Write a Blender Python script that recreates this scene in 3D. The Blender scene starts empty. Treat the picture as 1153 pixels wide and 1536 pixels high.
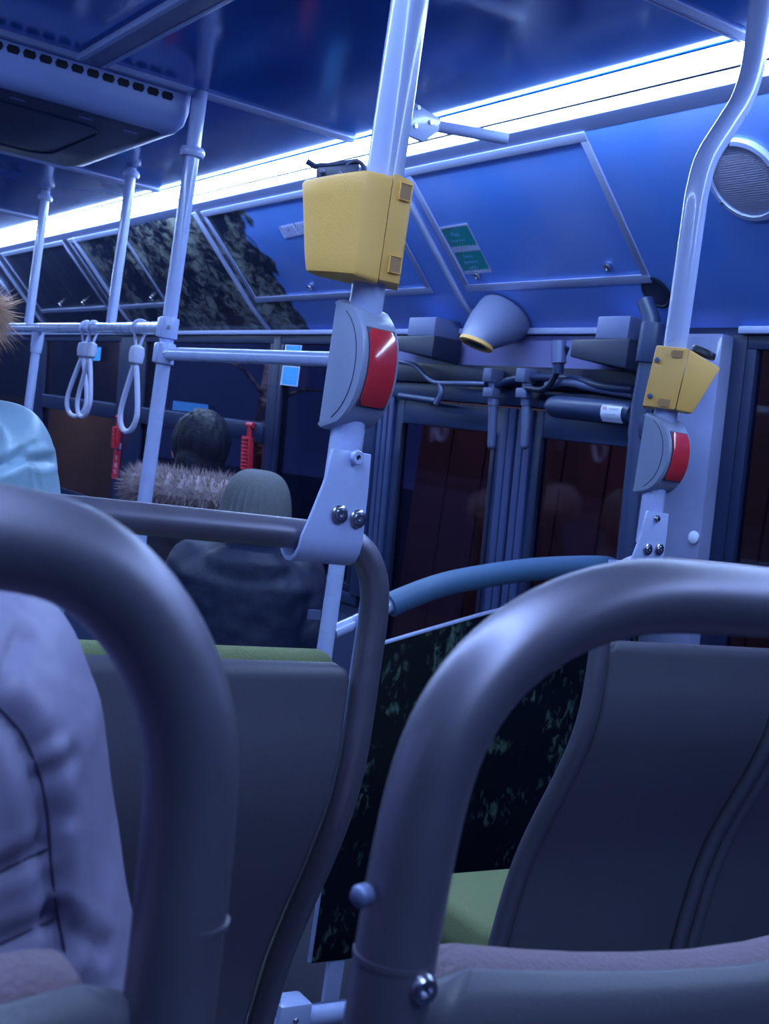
import bpy, bmesh, math, random
from mathutils import Vector, Matrix, noise
random.seed(7)
sc = bpy.context.scene
col = sc.collection
PI = math.pi

# ------------------------------------------------------------------ camera
FPX, CX, CY = 1837.0, 576.5, 768.0
def _n(v): return v / v.length
RC = _n(Vector((3400 - CX, 1088 - CY, FPX)))              # world X (across the bus) in camera axes
FC = Vector((-589 - CX, 503 - CY, FPX)); FC = _n(_n(FC) - _n(FC).dot(RC) * RC)   # world Y (forward)
UC = RC.cross(FC)                                          # world Z
CAM = Vector((0, 0, 1.2))
cd = bpy.data.cameras.new('camera')
cam = bpy.data.objects.new('camera', cd); col.objects.link(cam)
M = Matrix(((RC.x, -RC.y, -RC.z, 0), (FC.x, -FC.y, -FC.z, 0), (UC.x, -UC.y, -UC.z, 0), (0, 0, 0, 1)))
cam.matrix_world = Matrix.Translation(CAM) @ M
cd.sensor_fit = 'VERTICAL'; cd.sensor_height = 36.0; cd.lens = FPX / 1536 * 36
cd.clip_start = 0.02; cd.clip_end = 200
cd.dof.use_dof = True; cd.dof.focus_distance = 1.5; cd.dof.aperture_fstop = 19.0
sc.camera = cam

# ------------------------------------------------------------------ world, light, exposure
w = bpy.data.worlds.new('dusk'); sc.world = w; w.use_nodes = True
bg = w.node_tree.nodes['Background']
bg.inputs[0].default_value = (0.03, 0.06, 0.28, 1); bg.inputs[1].default_value = 0.6
sc.view_settings.view_transform = 'Standard'; sc.view_settings.look = 'None'
sc.view_settings.gamma = 1.0; sc.view_settings.use_curve_mapping = False
sc.view_settings.exposure = 0.32
STRIP_COLOR = (0.43, 0.645, 1.0, 1); STRIP_POWER = 23.0      # the two ceiling light strips
def outside_fill(name, loc, energy, colr, size=0.4):
    l = bpy.data.lights.new(name, 'POINT'); l.energy = energy; l.color = colr; l.shadow_soft_size = size
    o = bpy.data.objects.new(name, l); o.location = loc; col.objects.link(o)
outside_fill('building_fill_light', (6.6, 27.0, 2.6), 130, (1.0, 0.85, 0.75))  # unseen point light added to brighten the ochre building

# ------------------------------------------------------------------ measuring helpers
def ray(px, py):
    r = Vector(((px - CX) / FPX, (py - CY) / FPX, 1.0))
    return Vector((r.dot(RC), r.dot(FC), r.dot(UC)))
def P(px, py, X=None, Y=None, z=None, d=None):
    r = ray(px, py)
    t = d if d is not None else X / r.x if X is not None else Y / r.y if Y is not None else (z - 1.2) / r.z
    return CAM + r * t
def wx(z): return 2.30 + (1.6 - z) * 0.07                  # right wall leans in towards the roof
def Pw(px, py, off=0.0):
    r = ray(px, py); t = (2.30 - off + 0.07 * 0.4) / (r.x + 0.07 * r.z)
    return CAM + r * t
SA, SB = (2.20, 1.70), (1.89, 2.019)                       # slanted cover: lower and upper edge (X, z)
def Ps(px, py, off=0.0):                                   # point on the slanted cover
    n = Vector((SB[1] - SA[1], 0, SA[0] - SB[0])).normalized()    # outward
    q = Vector((SA[0], 0, SA[1])) - n * off
    r = ray(px, py); t = (q - CAM).dot(n) / r.dot(n)
    return CAM + r * t

def prj(p):
    d = Vector(p) - CAM; v = RC*d.x + FC*d.y + UC*d.z; return CX + v.x/v.z*FPX, CY + v.y/v.z*FPX

# ------------------------------------------------------------------ mesh helpers
class MB:
    def __init__(s): s.v = []; s.f = []
    def add(s, vs, fs):
        k = len(s.v); s.v += [Vector(v) for v in vs]; s.f += [tuple(i + k for i in f) for f in fs]; return s
    def box(s, a, b):
        x0, x1 = sorted((a[0], b[0])); y0, y1 = sorted((a[1], b[1])); z0, z1 = sorted((a[2], b[2]))
        return s.hexa([(x0,y0,z0),(x1,y0,z0),(x1,y1,z0),(x0,y1,z0)], [(x0,y0,z1),(x1,y0,z1),(x1,y1,z1),(x0,y1,z1)])
    def hexa(s, lo, hi):
        n = len(lo)
        return s.add(list(lo) + list(hi), [tuple(range(n))[::-1], tuple(range(n, 2*n))] + [(i, (i+1) % n, n + (i+1) % n, n + i) for i in range(n)])
    def bar(s, a, b, w, h, up=(0,0,1)):                   # beam of section w x h from a to b
        a, b = Vector(a), Vector(b); d = (b - a).normalized(); u = Vector(up); r = d.cross(u).normalized(); u = r.cross(d)
        q = [(-w/2,-h/2),(w/2,-h/2),(w/2,h/2),(-w/2,h/2)]
        return s.hexa([a + r*i + u*j for i, j in q], [b + r*i + u*j for i, j in q])
    def loft(s, rings, cap=True, closed=False):
        n = len(rings[0]); vs = [p for r in rings for p in r]; fs = []
        m = len(rings)
        for i in range(m if closed else m - 1):
            j = (i + 1) % m
            for k in range(n):
                l = (k + 1) % n; fs.append((i*n+k, i*n+l, j*n+l, j*n+k))
        if cap and not closed: fs += [tuple(range(n))[::-1], tuple(range((m-1)*n, m*n))]
        return s.add(vs, fs)
    def tube(s, pts, r, seg=14, closed=False, cap=True, flat=None):
        pts = [Vector(p) for p in pts]; m = len(pts); rings = []; pu = None
        for i, p in enumerate(pts):
            a = pts[(i-1) % m] if (closed or i > 0) else p; b = pts[(i+1) % m] if (closed or i < m-1) else p
            t = (b - a).normalized()
            if pu is None: pu = t.orthogonal().normalized() if abs(t.z) > .9 or abs(t.x) < .1 else t.cross(Vector((0,0,1))).normalized()
            u = (pu - t * pu.dot(t)).normalized(); v = t.cross(u); pu = u
            rr = r[i] if isinstance(r, (list, tuple)) else r
            rings.append([p + (u*math.cos(2*PI*k/seg) + v*math.sin(2*PI*k/seg)) * rr for k in range(seg)])
        return s.loft(rings, cap, closed)
    def lathe(s, c, axis, prof, seg=24):                   # prof: (distance along axis, radius)
        c = Vector(c); t = Vector(axis).normalized(); u = t.orthogonal().normalized(); v = t.cross(u)
        return s.loft([[c + t*h + (u*math.cos(2*PI*k/seg) + v*math.sin(2*PI*k/seg))*max(r, 1e-5) for k in range(seg)] for h, r in prof])
    def ball(s, c, r, nu=16, nv=10, sq=(1,1,1)):
        c = Vector(c); rings = []
        for i in range(nv + 1):
            a = PI * i / nv; rr = max(math.sin(a), 1e-4)
            rings.append([c + Vector((r*sq[0]*rr*math.cos(2*PI*k/nu), r*sq[1]*rr*math.sin(2*PI*k/nu), r*sq[2]*math.cos(a))) for k in range(nu)])
        return s.loft(rings)
    def prism(s, poly, ax, d):                            # polygon of 3-D points pushed along vector d
        d = Vector(d); lo = [Vector(p) for p in poly]
        return s.hexa(lo, [p + d for p in lo])

def smooth(pts, n=6, closed=False):                       # Catmull-Rom
    pts = [Vector(p) for p in pts]; out = []; m = len(pts)
    g = (lambda i: pts[i % m]) if closed else (lambda i: pts[0]*2 - pts[1] if i < 0 else pts[m-1]*2 - pts[m-2] if i >= m else pts[i])
    for i in range(m if closed else m - 1):
        p0, p1, p2, p3 = g(i-1), g(i), g(i+1), g(i+2)
        for k in range(n):
            t = k / n
            out.append(0.5*((2*p1) + (p2-p0)*t + (2*p0-5*p1+4*p2-p3)*t*t + (3*p1-p0-3*p2+p3)*t**3))
    if not closed: out.append(pts[-1])
    return out

ORG = {}
def link(name, data, origin, parent):
    o = bpy.data.objects.new(name, data); col.objects.link(o)
    po = Vector((0, 0, 0))
    if parent is not None: o.parent = parent; po = ORG[parent.name]
    o.location = origin - po; ORG[o.name] = origin
    return o
def obj(name, mb, mat, parent=None, bevel=0, seg=2, smooth_angle=40, label=None, base=True):
    if parent is not None: origin = ORG[parent.name].copy()
    else:
        xs = [v.x for v in mb.v]; ys = [v.y for v in mb.v]; zs = [v.z for v in mb.v]
        origin = Vector(((min(xs)+max(xs))/2, (min(ys)+max(ys))/2, min(zs)))
    me = bpy.data.meshes.new(name); me.from_pydata([v - origin for v in mb.v], [], mb.f)
    bm = bmesh.new(); bm.from_mesh(me)
    bmesh.ops.recalc_face_normals(bm, faces=bm.faces)
    if bevel:
        es = [e for e in bm.edges if len(e.link_faces) == 2 and e.calc_face_angle(0) > 0.5]
        bmesh.ops.bevel(bm, geom=es, offset=bevel, segments=seg, affect='EDGES', profile=.6, clamp_overlap=True)
    bm.to_mesh(me); bm.free()
    me.polygons.foreach_set('use_smooth', [True] * len(me.polygons))
    me.set_sharp_from_angle(angle=math.radians(smooth_angle))
    me.materials.append(mat)
    o = link(name, me, origin, parent)
    if label: o['label'] = label
    return o
def tag(o, label, cat, group=None):
    o['label'] = label; o['category'] = cat
    if group: o['group'] = group
    return o
def thing(name, loc, label, cat, group=None):
    return tag(link(name, None, Vector(loc), None), label, cat, group)
def struct(name, mb, mat, **k):
    o = obj(name, mb, mat, **k); o['kind'] = 'structure'; return o
def sroot(name, loc):
    o = link(name, None, Vector(loc), None); o['kind'] = 'structure'; return o
def lettering(txt, org, xd, yd, size, mat, parent, name='lettering', lift=0.0006, align='CENTER'):
    cu = bpy.data.curves.new(name, 'FONT'); cu.body = txt; cu.size = size; cu.align_x = align; cu.resolution_u = 2; cu.space_line = .95
    t = bpy.data.objects.new('tmp', cu); col.objects.link(t)
    dg = bpy.context.evaluated_depsgraph_get(); me = bpy.data.meshes.new_from_object(t.evaluated_get(dg))
    bpy.data.objects.remove(t)
    xd = Vector(xd).normalized(); yd = Vector(yd).normalized(); n = xd.cross(yd)
    origin = ORG[parent.name].copy()
    for v in me.vertices: v.co = Vector(org) + xd*v.co.x + yd*v.co.y + n*lift - origin
    me.materials.clear(); me.materials.append(mat)
    return link(name, me, origin, parent)

# ------------------------------------------------------------------ materials
def mat(name, c, rough=.5, metal=0., spec=.5, bump=0., scale=60, coat=0., emit=None, es=1., var=0., vscale=8):
    m = bpy.data.materials.new(name); m.use_nodes = True; nt = m.node_tree; b = nt.nodes['Principled BSDF']
    b.inputs['Base Color'].default_value = (*c, 1); b.inputs['Roughness'].default_value = rough
    b.inputs['Metallic'].default_value = metal; b.inputs['Specular IOR Level'].default_value = spec
    b.inputs['Coat Weight'].default_value = coat; b.inputs['Coat Roughness'].default_value = .08
    tc = nt.nodes.new('ShaderNodeTexCoord')
    if emit: b.inputs['Emission Color'].default_value = (*emit[:3], 1); b.inputs['Emission Strength'].default_value = es
    nz = nt.nodes.new('ShaderNodeTexNoise'); nz.inputs['Scale'].default_value = vscale; nz.inputs['Detail'].default_value = 5
    nt.links.new(tc.outputs['Object'], nz.inputs['Vector'])
    if var:
        mx = nt.nodes.new('ShaderNodeMix'); mx.data_type = 'RGBA'
        mx.inputs[6].default_value = (*[x*(1-var) for x in c], 1); mx.inputs[7].default_value = (*[min(1, x*(1+var)) for x in c], 1)
        nt.links.new(nz.outputs['Fac'], mx.inputs[0]); nt.links.new(mx.outputs[2], b.inputs['Base Color'])
    mr = nt.nodes.new('ShaderNodeMapRange'); mr.inputs['To Min'].default_value = rough*.8; mr.inputs['To Max'].default_value = min(1, rough*1.2)
    nt.links.new(nz.outputs['Fac'], mr.inputs['Value']); nt.links.new(mr.outputs[0], b.inputs['Roughness'])
    if bump:
        n2 = nt.nodes.new('ShaderNodeTexNoise'); n2.inputs['Scale'].default_value = scale; n2.inputs['Detail'].default_value = 3
        nt.links.new(tc.outputs['Object'], n2.inputs['Vector'])
        bp = nt.nodes.new('ShaderNodeBump'); bp.inputs['Strength'].default_value = bump; bp.inputs['Distance'].default_value = .01
        nt.links.new(n2.outputs['Fac'], bp.inputs['Height']); nt.links.new(bp.outputs['Normal'], b.inputs['Normal'])
    return m
def glass(name, tint, gl=.12):
    m = bpy.data.materials.new(name); m.use_nodes = True; nt = m.node_tree; nt.nodes.clear()
    out = nt.nodes.new('ShaderNodeOutputMaterial'); tr = nt.nodes.new('ShaderNodeBsdfTransparent'); tr.inputs[0].default_value = (*tint, 1)
    g = nt.nodes.new('ShaderNodeBsdfGlossy'); g.inputs['Roughness'].default_value = .03
    lw = nt.nodes.new('ShaderNodeLayerWeight'); lw.inputs['Blend'].default_value = .25
    ma = nt.nodes.new('ShaderNodeMath'); ma.operation = 'MULTIPLY_ADD'; ma.inputs[1].default_value = .5; ma.inputs[2].default_value = gl
    nt.links.new(lw.outputs['Fresnel'], ma.inputs[0])
    mx = nt.nodes.new('ShaderNodeMixShader'); nt.links.new(ma.outputs[0], mx.inputs[0]); nt.links.new(tr.outputs[0], mx.inputs[1]); nt.links.new(g.outputs[0], mx.inputs[2])
    nt.links.new(mx.outputs[0], out.inputs[0]); return m
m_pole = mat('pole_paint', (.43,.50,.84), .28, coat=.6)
m_steel = mat('seat_tube_metal', (.21,.195,.27), .40, metal=.75, var=.08, vscale=30)
m_shell = mat('shell_plastic', (.085,.082,.12), .42, bump=.05, scale=400, var=.06)
m_green = mat('green_upholstery', (.19,.23,.11), .8, bump=.3, scale=500)
m_mauve = mat('mauve_upholstery', (.20,.14,.19), .8, bump=.3, scale=400, var=.12, vscale=14)
m_yellow = mat('yellow_plastic', (.95,.52,.13), .42, bump=.12, scale=700)
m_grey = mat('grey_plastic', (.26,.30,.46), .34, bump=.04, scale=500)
m_greyd = mat('dark_grey_seam', (.05,.06,.10), .6)
m_red = mat('red_button', (.62,.03,.05), .18, coat=.8)
m_black = mat('black_plastic', (.012,.018,.05), .4)
m_navyp = mat('blue_black_paint', (.02,.036,.11), .4, var=.15)
m_dkp = mat('dark_frame_paint', (.010,.018,.065), .4, var=.15)
m_rubber = mat('blue_rubber', (.05,.12,.25), .55, bump=.1, scale=300)
m_alu = mat('aluminium_trim', (.40,.46,.76), .32, metal=.35)
m_aludk = mat('dull_aluminium', (.14,.17,.34), .4, metal=.3)
m_house = mat('housing_paint', (.07,.09,.20), .45)
m_bolt = mat('bolt_steel', (.5,.5,.6), .25, metal=1)
m_fascia = mat('lilac_fascia', (.20,.20,.46), .3, coat=.3, var=.1)
m_pillar = mat('pillar_laminate', (.22,.25,.46), .2, coat=.6, var=.45, vscale=6)  # uneven lighter tone painted in for the pillar's reflections
m_wall = mat('wall_laminate', (.05,.07,.18), .5, var=.2, vscale=10)
m_floor = mat('floor_vinyl', (.035,.04,.07), .6, bump=.1, scale=200, var=.3, vscale=90)
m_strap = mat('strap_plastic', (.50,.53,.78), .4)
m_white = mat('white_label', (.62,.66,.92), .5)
m_green_st = mat('green_sticker', (.0,.26,.30), .45)
m_blue_st = mat('blue_sticker', (.05,.40,.85), .5)
m_redl = mat('red_label', (.55,.02,.05), .45)
m_ink = mat('dark_ink', (.05,.05,.2), .5)
m_ceil = mat('ceiling_gloss', (.016,.15,.66), .13, spec=.7, coat=.15, var=.35, vscale=3)
m_ceilbox = mat('unit_plastic', (.24,.30,.62), .35, var=.05)
m_slot = mat('slot_dark', (.004,.006,.02), .8)
m_skin = mat('skin', (.45,.26,.20), .5, spec=.4, bump=.05, scale=200)
m_hair = mat('dark_hair', (.004,.006,.022), .62, spec=.3, bump=.3, scale=90)
m_eye = mat('eye', (.6,.6,.65), .1)
m_lens = bpy.data.materials.new('strip_lens'); m_lens.use_nodes = True
_b = m_lens.node_tree.nodes['Principled BSDF']; _b.inputs['Base Color'].default_value = (.8,.85,1,1)
_b.inputs['Emission Color'].default_value = STRIP_COLOR; _b.inputs['Emission Strength'].default_value = STRIP_POWER
m_glass = glass('tinted_glass', (.55,.55,.62), .03)
m_glassd = glass('door_glass', (.60,.52,.62), .025)

def foliage_nodes(nt, coord, sc_, dark, light, th0, th1, stretch=(1,1,1), rot=(0,0,.6)):
    mp = nt.nodes.new('ShaderNodeMapping'); mp.inputs['Scale'].default_value = stretch; mp.inputs['Rotation'].default_value = rot
    nt.links.new(coord, mp.inputs['Vector'])
    a = nt.nodes.new('ShaderNodeTexNoise'); a.inputs['Scale'].default_value = sc_; a.inputs['Detail'].default_value = 6; a.inputs['Distortion'].default_value = .7
    nt.links.new(mp.outputs[0], a.inputs['Vector'])
    b = nt.nodes.new('ShaderNodeTexNoise'); b.inputs['Scale'].default_value = sc_*.16; b.inputs['Detail'].default_value = 2
    nt.links.new(coord, b.inputs['Vector'])
    mu = nt.nodes.new('ShaderNodeMath'); mu.operation = 'MULTIPLY'; nt.links.new(a.outputs['Fac'], mu.inputs[0]); nt.links.new(b.outputs['Fac'], mu.inputs[1])
    cr = nt.nodes.new('ShaderNodeValToRGB'); cr.color_ramp.elements[0].position = th0; cr.color_ramp.elements[0].color = (*dark, 1)
    cr.color_ramp.elements[1].position = th1; cr.color_ramp.elements[1].color = (*light, 1)
    nt.links.new(mu.outputs[0], cr.inputs[0]); return cr.outputs[0]
def base_mat(name, rough, coat=0.):
    m = mat(name, (.1,.1,.1), rough, coat=coat); return m, m.node_tree, m.node_tree.nodes['Principled BSDF']
# partition: printed grass film
m_grass, nt, b = base_mat('printed_grass_film', .35)
g = nt.nodes.new('ShaderNodeNewGeometry')
nt.links.new(foliage_nodes(nt, g.outputs['Position'], 60, (.001,.003,.010), (.10,.17,.15), .30, .47, (1,1,.55), (0,.6,0)), b.inputs['Base Color'])
# slanted covers: plain blue towards the rear, leaf pattern and dark streaks painted as reflections further forward
m_cove, nt, b = base_mat('cover_painted_reflections', .3, .25)
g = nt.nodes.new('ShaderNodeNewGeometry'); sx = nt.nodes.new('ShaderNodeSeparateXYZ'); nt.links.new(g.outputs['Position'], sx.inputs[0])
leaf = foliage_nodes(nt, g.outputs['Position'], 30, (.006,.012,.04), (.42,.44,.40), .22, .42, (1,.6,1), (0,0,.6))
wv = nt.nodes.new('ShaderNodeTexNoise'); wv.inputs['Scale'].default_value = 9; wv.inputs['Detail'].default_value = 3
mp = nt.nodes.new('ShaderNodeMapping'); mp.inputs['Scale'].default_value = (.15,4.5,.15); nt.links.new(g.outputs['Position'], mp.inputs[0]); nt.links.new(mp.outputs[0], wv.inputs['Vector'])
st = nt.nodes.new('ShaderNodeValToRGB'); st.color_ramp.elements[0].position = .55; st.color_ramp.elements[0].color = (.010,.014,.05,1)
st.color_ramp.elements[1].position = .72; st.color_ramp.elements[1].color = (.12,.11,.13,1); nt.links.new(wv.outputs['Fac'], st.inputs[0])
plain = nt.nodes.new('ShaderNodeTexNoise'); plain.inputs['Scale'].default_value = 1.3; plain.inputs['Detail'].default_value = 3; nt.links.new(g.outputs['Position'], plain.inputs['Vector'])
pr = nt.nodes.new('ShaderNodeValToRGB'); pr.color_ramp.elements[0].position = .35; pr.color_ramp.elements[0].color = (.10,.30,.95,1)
pr.color_ramp.elements[1].position = .7; pr.color_ramp.elements[1].color = (.32,.42,.88,1); nt.links.new(plain.outputs['Fac'], pr.inputs[0])  # greyish clouds painted into the blue as cloudy reflections
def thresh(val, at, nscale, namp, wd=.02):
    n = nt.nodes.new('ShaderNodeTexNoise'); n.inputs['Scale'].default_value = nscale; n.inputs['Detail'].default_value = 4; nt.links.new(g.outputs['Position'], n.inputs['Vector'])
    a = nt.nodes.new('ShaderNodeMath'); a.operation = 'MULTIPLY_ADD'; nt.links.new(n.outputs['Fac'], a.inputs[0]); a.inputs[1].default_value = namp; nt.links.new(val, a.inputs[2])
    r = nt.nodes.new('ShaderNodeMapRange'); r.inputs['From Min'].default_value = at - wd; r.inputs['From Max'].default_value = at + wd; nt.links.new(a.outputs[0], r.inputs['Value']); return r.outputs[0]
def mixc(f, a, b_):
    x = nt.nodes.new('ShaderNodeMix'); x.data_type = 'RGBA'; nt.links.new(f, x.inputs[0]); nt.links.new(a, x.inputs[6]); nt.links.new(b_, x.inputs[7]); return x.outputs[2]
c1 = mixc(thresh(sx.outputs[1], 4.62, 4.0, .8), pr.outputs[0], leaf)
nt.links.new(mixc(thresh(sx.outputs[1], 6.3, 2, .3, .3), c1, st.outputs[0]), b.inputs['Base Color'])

# ================================================================== SETTING
YB, YF = -1.6, 9.6; FL, LOW, YS = 0.0, -0.40, 2.12        # rear podium floor, low floor, step line
mx_ = lambda x: 1.9 - x                                    # mirror across the bus centre line
struct('floor', MB().box((-.62, YB, -.5), (2.5, YS, FL)).box((-.62, YS, -.5), (2.5, YF, LOW)), m_floor)
struct('trim_1', MB().bar((-.5, YS+.012, FL-.005), (2.35, YS+.012, FL-.005), .03, .03), m_aludk, bevel=.003)

# ceiling: glossy boards between joint strips
ceil = struct('ceiling', MB().box((.10, YB, 2.095), (1.80, YF, 2.12)), m_ceil)
joints = [YB, -1.21, .24, 1.69, 3.14, 4.62, 6.10, 7.58, 9.0, YF]
for a, b_ in zip(joints, joints[1:]):
    obj('ceiling_panel', MB().box((.155, a+.004, 2.072), (.947, b_-.004, 2.094)), m_ceil, ceil)
    obj('ceiling_panel', MB().box((.953, a+.004, 2.072), (1.750, b_-.004, 2.094)), m_ceil, ceil)
def joint_strip(a, b_, n, w_=.034):
    a, b_ = Vector(a), Vector(b_); d = (b_-a).normalized(); r = d.cross(Vector((0,0,1)))
    prof = [(-w_/2,0),(-w_/2,-.004),(-w_*.28,-.012),(-w_*.06,-.012),(-w_*.04,-.006),(w_*.04,-.006),(w_*.06,-.012),(w_*.28,-.012),(w_/2,-.004),(w_/2,0)]
    mb = MB().hexa([a + r*x + Vector((0,0,z)) for x, z in prof], [b_ + r*x + Vector((0,0,z)) for x, z in prof])
    struct('trim_%d' % n, mb, m_alu, smooth_angle=25)
k = 2
for y in joints[1:-1]:
    joint_strip((.155, y, 2.072), (1.74, y, 2.072), k); k += 1
mb = MB().bar((.95, YB+.01, 2.062), (.95, 3.12, 2.062), .062, .022)
o = struct('trim_%d' % k, mb, m_aludk, bevel=.003); k += 1
for s in (-1, 1):
    obj('edge_strip', MB().bar((.95+s*.031, YB+.02, 2.056), (.95+s*.031, 3.11, 2.056), .014, .016), m_alu, o, bevel=.002)

# slanted side covers, cove and wall upper parts, both sides
def side(name, mir):
    g_ = (lambda x: mx_(x)) if mir else (lambda x: x)
    def V(x, y, z): return Vector((g_(x), y, z))
    wall = sroot(name, (g_(2.34), 4, LOW))
    # housing between strip and covers
    n0 = [(1.868,2.046),(1.90,2.045),(1.96,2.09),(1.868,2.09)]
    obj('strip_housing', MB().hexa([V(x,YB,z) for x,z in [(1.866,2.040),(1.892,2.016),(1.93,2.05),(1.88,2.09)]], [V(x,YF,z) for x,z in [(1.866,2.040),(1.892,2.016),(1.93,2.05),(1.88,2.09)]]), m_house, wall)
    # cover boards per bay
    cj = [YB, -1.21, .24, 1.69, 3.135, 4.60, 6.10, 7.58, 9.0, YF]
    prof = [SB, SA, (2.235,1.672),(2.262,1.648),(2.285,1.628),(2.298,1.618)]
    for a, b_ in zip(cj, cj[1:]):
        lo = [V(x, a+.002, z) for x, z in prof]; hi = [V(x, b_-.002, z) for x, z in prof]
        t = Vector((.02 if not mir else -.02, 0, .02)); mb = MB(); n = len(prof)
        mb.add(lo + [p+t for p in lo] + hi + [p+t for p in hi],
               [(i, i+1, 2*n+i+1, 2*n+i) for i in range(n-1)] + [(n+i, 3*n+i, 3*n+i+1, n+i+1) for i in range(n-1)] +
               [(0, 2*n, 3*n, n), (n-1, 2*n-1, 4*n-1, 3*n-1)] + [tuple(range(n)) + tuple(range(2*n-1, n-1, -1)), tuple(range(2*n, 3*n)) + tuple(range(4*n-1, 3*n-1, -1))])
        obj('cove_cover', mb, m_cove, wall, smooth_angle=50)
    nrm = Vector((SB[1]-SA[1], 0, SA[0]-SB[0])).normalized()
    for y in cj[3:9]:                                      # ribs over the joints of the covers
        pts = [(x - nrm.x*.004, y, z - nrm.z*.004) for x, z in [SB, ((SA[0]+SB[0])/2, (SA[1]+SB[1])/2), SA, (2.235,1.672), (2.262,1.648), (2.29,1.628)]]
        obj('joint_rib', MB().tube([V(*p) for p in smooth(pts, 4)], .0125, 10), m_alu, wall)
    return wall, V
wall_r, VR = side('wall_right', False)
wall_l, VL_ = side('wall_left', True)

def on_slant(y, s, off=0.):                                # s: 0 lower edge .. 1 upper edge
    nrm = Vector((SB[1]-SA[1], 0, SA[0]-SB[0])).normalized()
    return Vector((SA[0]+(SB[0]-SA[0])*s, y, SA[1]+(SB[1]-SA[1])*s)) - nrm*off
def hatch(y0, y1, locks, s0=.05, s1=.995):
    h = obj('hatch_frame', MB(), m_alu, wall_r) if False else None
    mb = MB(); w_ = .024
    P4 = [(y0,s0),(y1,s0),(y1,s1),(y0,s1)]; ds = w_/.445
    def quadbar(a, b_, c, d):
        mb.hexa([on_slant(*q, .001) for q in (a,b_,c,d)], [on_slant(*q, .007) for q in (a,b_,c,d)])
    quadbar((y0,s0),(y1,s0),(y1,s0+ds),(y0,s0+ds)); quadbar((y0,s1-ds),(y1,s1-ds),(y1,s1),(y0,s1))
    quadbar((y0,s0+ds),(y0+w_,s0+ds),(y0+w_,s1-ds),(y0,s1-ds)); quadbar((y1-w_,s0+ds),(y1,s0+ds),(y1,s1-ds),(y1-w_,s1-ds))
    o = obj('hatch_frame', mb, m_alu, wall_r, bevel=.0015)
    nrm = Vector((SB[1]-SA[1], 0, SA[0]-SB[0])).normalized()
    for ly in locks:
        obj('hatch_lock', MB().lathe(on_slant(ly, s0+.12), -nrm, [(0,.011),(.004,.0125),(.012,.011),(.013,.006),(.009,.004),(.009,.001)], 16), m_bolt, o)
hatch(P(985,432,X=2.2).y, 3.085, (P(922,408,X=2.17).y, P(725,425,X=2.17).y))
hatch(3.27, 4.54, (P(605,425,X=2.17).y, P(474,436,X=2.17).y, P(369,441,X=2.17).y))
hatch(5.45, 6.20, (5.6,))
hatch(6.28, 7.45, (6.6, 7.0))

# round loudspeakers on the slanted cover
def speaker(y, s, lab):
    nrm = -Vector((SB[1]-SA[1], 0, SA[0]-SB[0])).normalized(); c = on_slant(y, s)
    t = thing('loudspeaker', c, lab, 'speaker', None)
    obj('rim', MB().lathe(c, nrm, [(0,.098),(.008,.100),(.014,.096),(.015,.086),(.010,.084),(.001,.084)], 40), m_pole, t)
    obj('grille', MB().lathe(c, nrm, [(.002,.084),(.010,.083),(.013,.06),(.014,.001)], 40), m_perf, t)
    for a in (.5, 2.6, 4.7):
        u = Vector((0,1,0)); v = nrm.cross(u)
        obj('screw', MB().lathe(c + (u*math.cos(a)+v*math.sin(a))*.091, nrm, [(.012,.004),(.016,.0035),(.0165,.001)], 10), m_bolt, t)
m_perf = mat('perforated_grille', (.32,.32,.50), .5); nt = m_perf.node_tree; b = nt.nodes['Principled BSDF']
tc = nt.nodes.new('ShaderNodeTexCoord'); vo = nt.nodes.new('ShaderNodeTexVoronoi'); vo.inputs['Scale'].default_value = 260; vo.inputs['Randomness'].default_value = .1
nt.links.new(tc.outputs['Object'], vo.inputs['Vector']); bp = nt.nodes.new('ShaderNodeBump'); bp.inputs['Strength'].default_value = .6; bp.inputs['Distance'].default_value = .002
nt.links.new(vo.outputs['Distance'], bp.inputs['Height']); nt.links.new(bp.outputs[0], b.inputs['Normal'])
q = Ps(1120, 268); speaker(q.y, (q - on_slant(q.y, 0)).length / .445, 'round grey ceiling loudspeaker with pale rim beside the bent grab pole')
q = Ps(4, 432); speaker(q.y, (q - on_slant(q.y, 0)).length / .445, 'small distant round loudspeaker above the fur hood')

# light strips: two bright lenses with a groove between
def strip(mir, lab):
    g_ = mx_ if mir else (lambda x: x)
    A, B = Vector((1.746, 0, 2.064)), Vector((1.866, 0, 2.047)); d = B - A
    t = thing('light_strip', (g_(1.8), 4, 2.05), lab, 'light')
    def V(u, off, y): p = A + d*u; return Vector((g_(p.x + off*.14), y, p.z + off))
    for u0, u1 in ((.0,.53),(.60,.99)):
        for i, (a, b_) in enumerate(zip(joints, joints[1:])):
            if b_ < -.3: continue
            prof = [(u0,.004),(u0,-.004),(u0*.8+u1*.2,-.0065),((u0+u1)/2,-.0075),(u0*.2+u1*.8,-.0065),(u1,-.004),(u1,.004)]
            obj('lens', MB().hexa([V(u,o_,a+.003) for u,o_ in prof], [V(u,o_,b_-.003) for u,o_ in prof]), m_lens, t, smooth_angle=60)
    mb = MB().hexa([V(u,o_,YB) for u,o_ in ((0,.004),(0,.03),(1,.03),(1,.004))], [V(u,o_,YF) for u,o_ in ((0,.004),(0,.03),(1,.03),(1,.004))])
    obj('tray', mb, m_aludk, t)
    obj('groove_strip', MB().hexa([V(u,o_,YB) for u,o_ in ((.53,.003),(.53,-.006),(.60,-.006),(.60,.003))], [V(u,o_,YF) for u,o_ in ((.53,.003),(.53,-.006),(.60,-.006),(.60,.003))]), m_black, t)
    return t
strip(False, 'long bright twin light strip running along the right ceiling edge')
strip(True, 'matching light strip along the left ceiling edge above the near seats')

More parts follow.
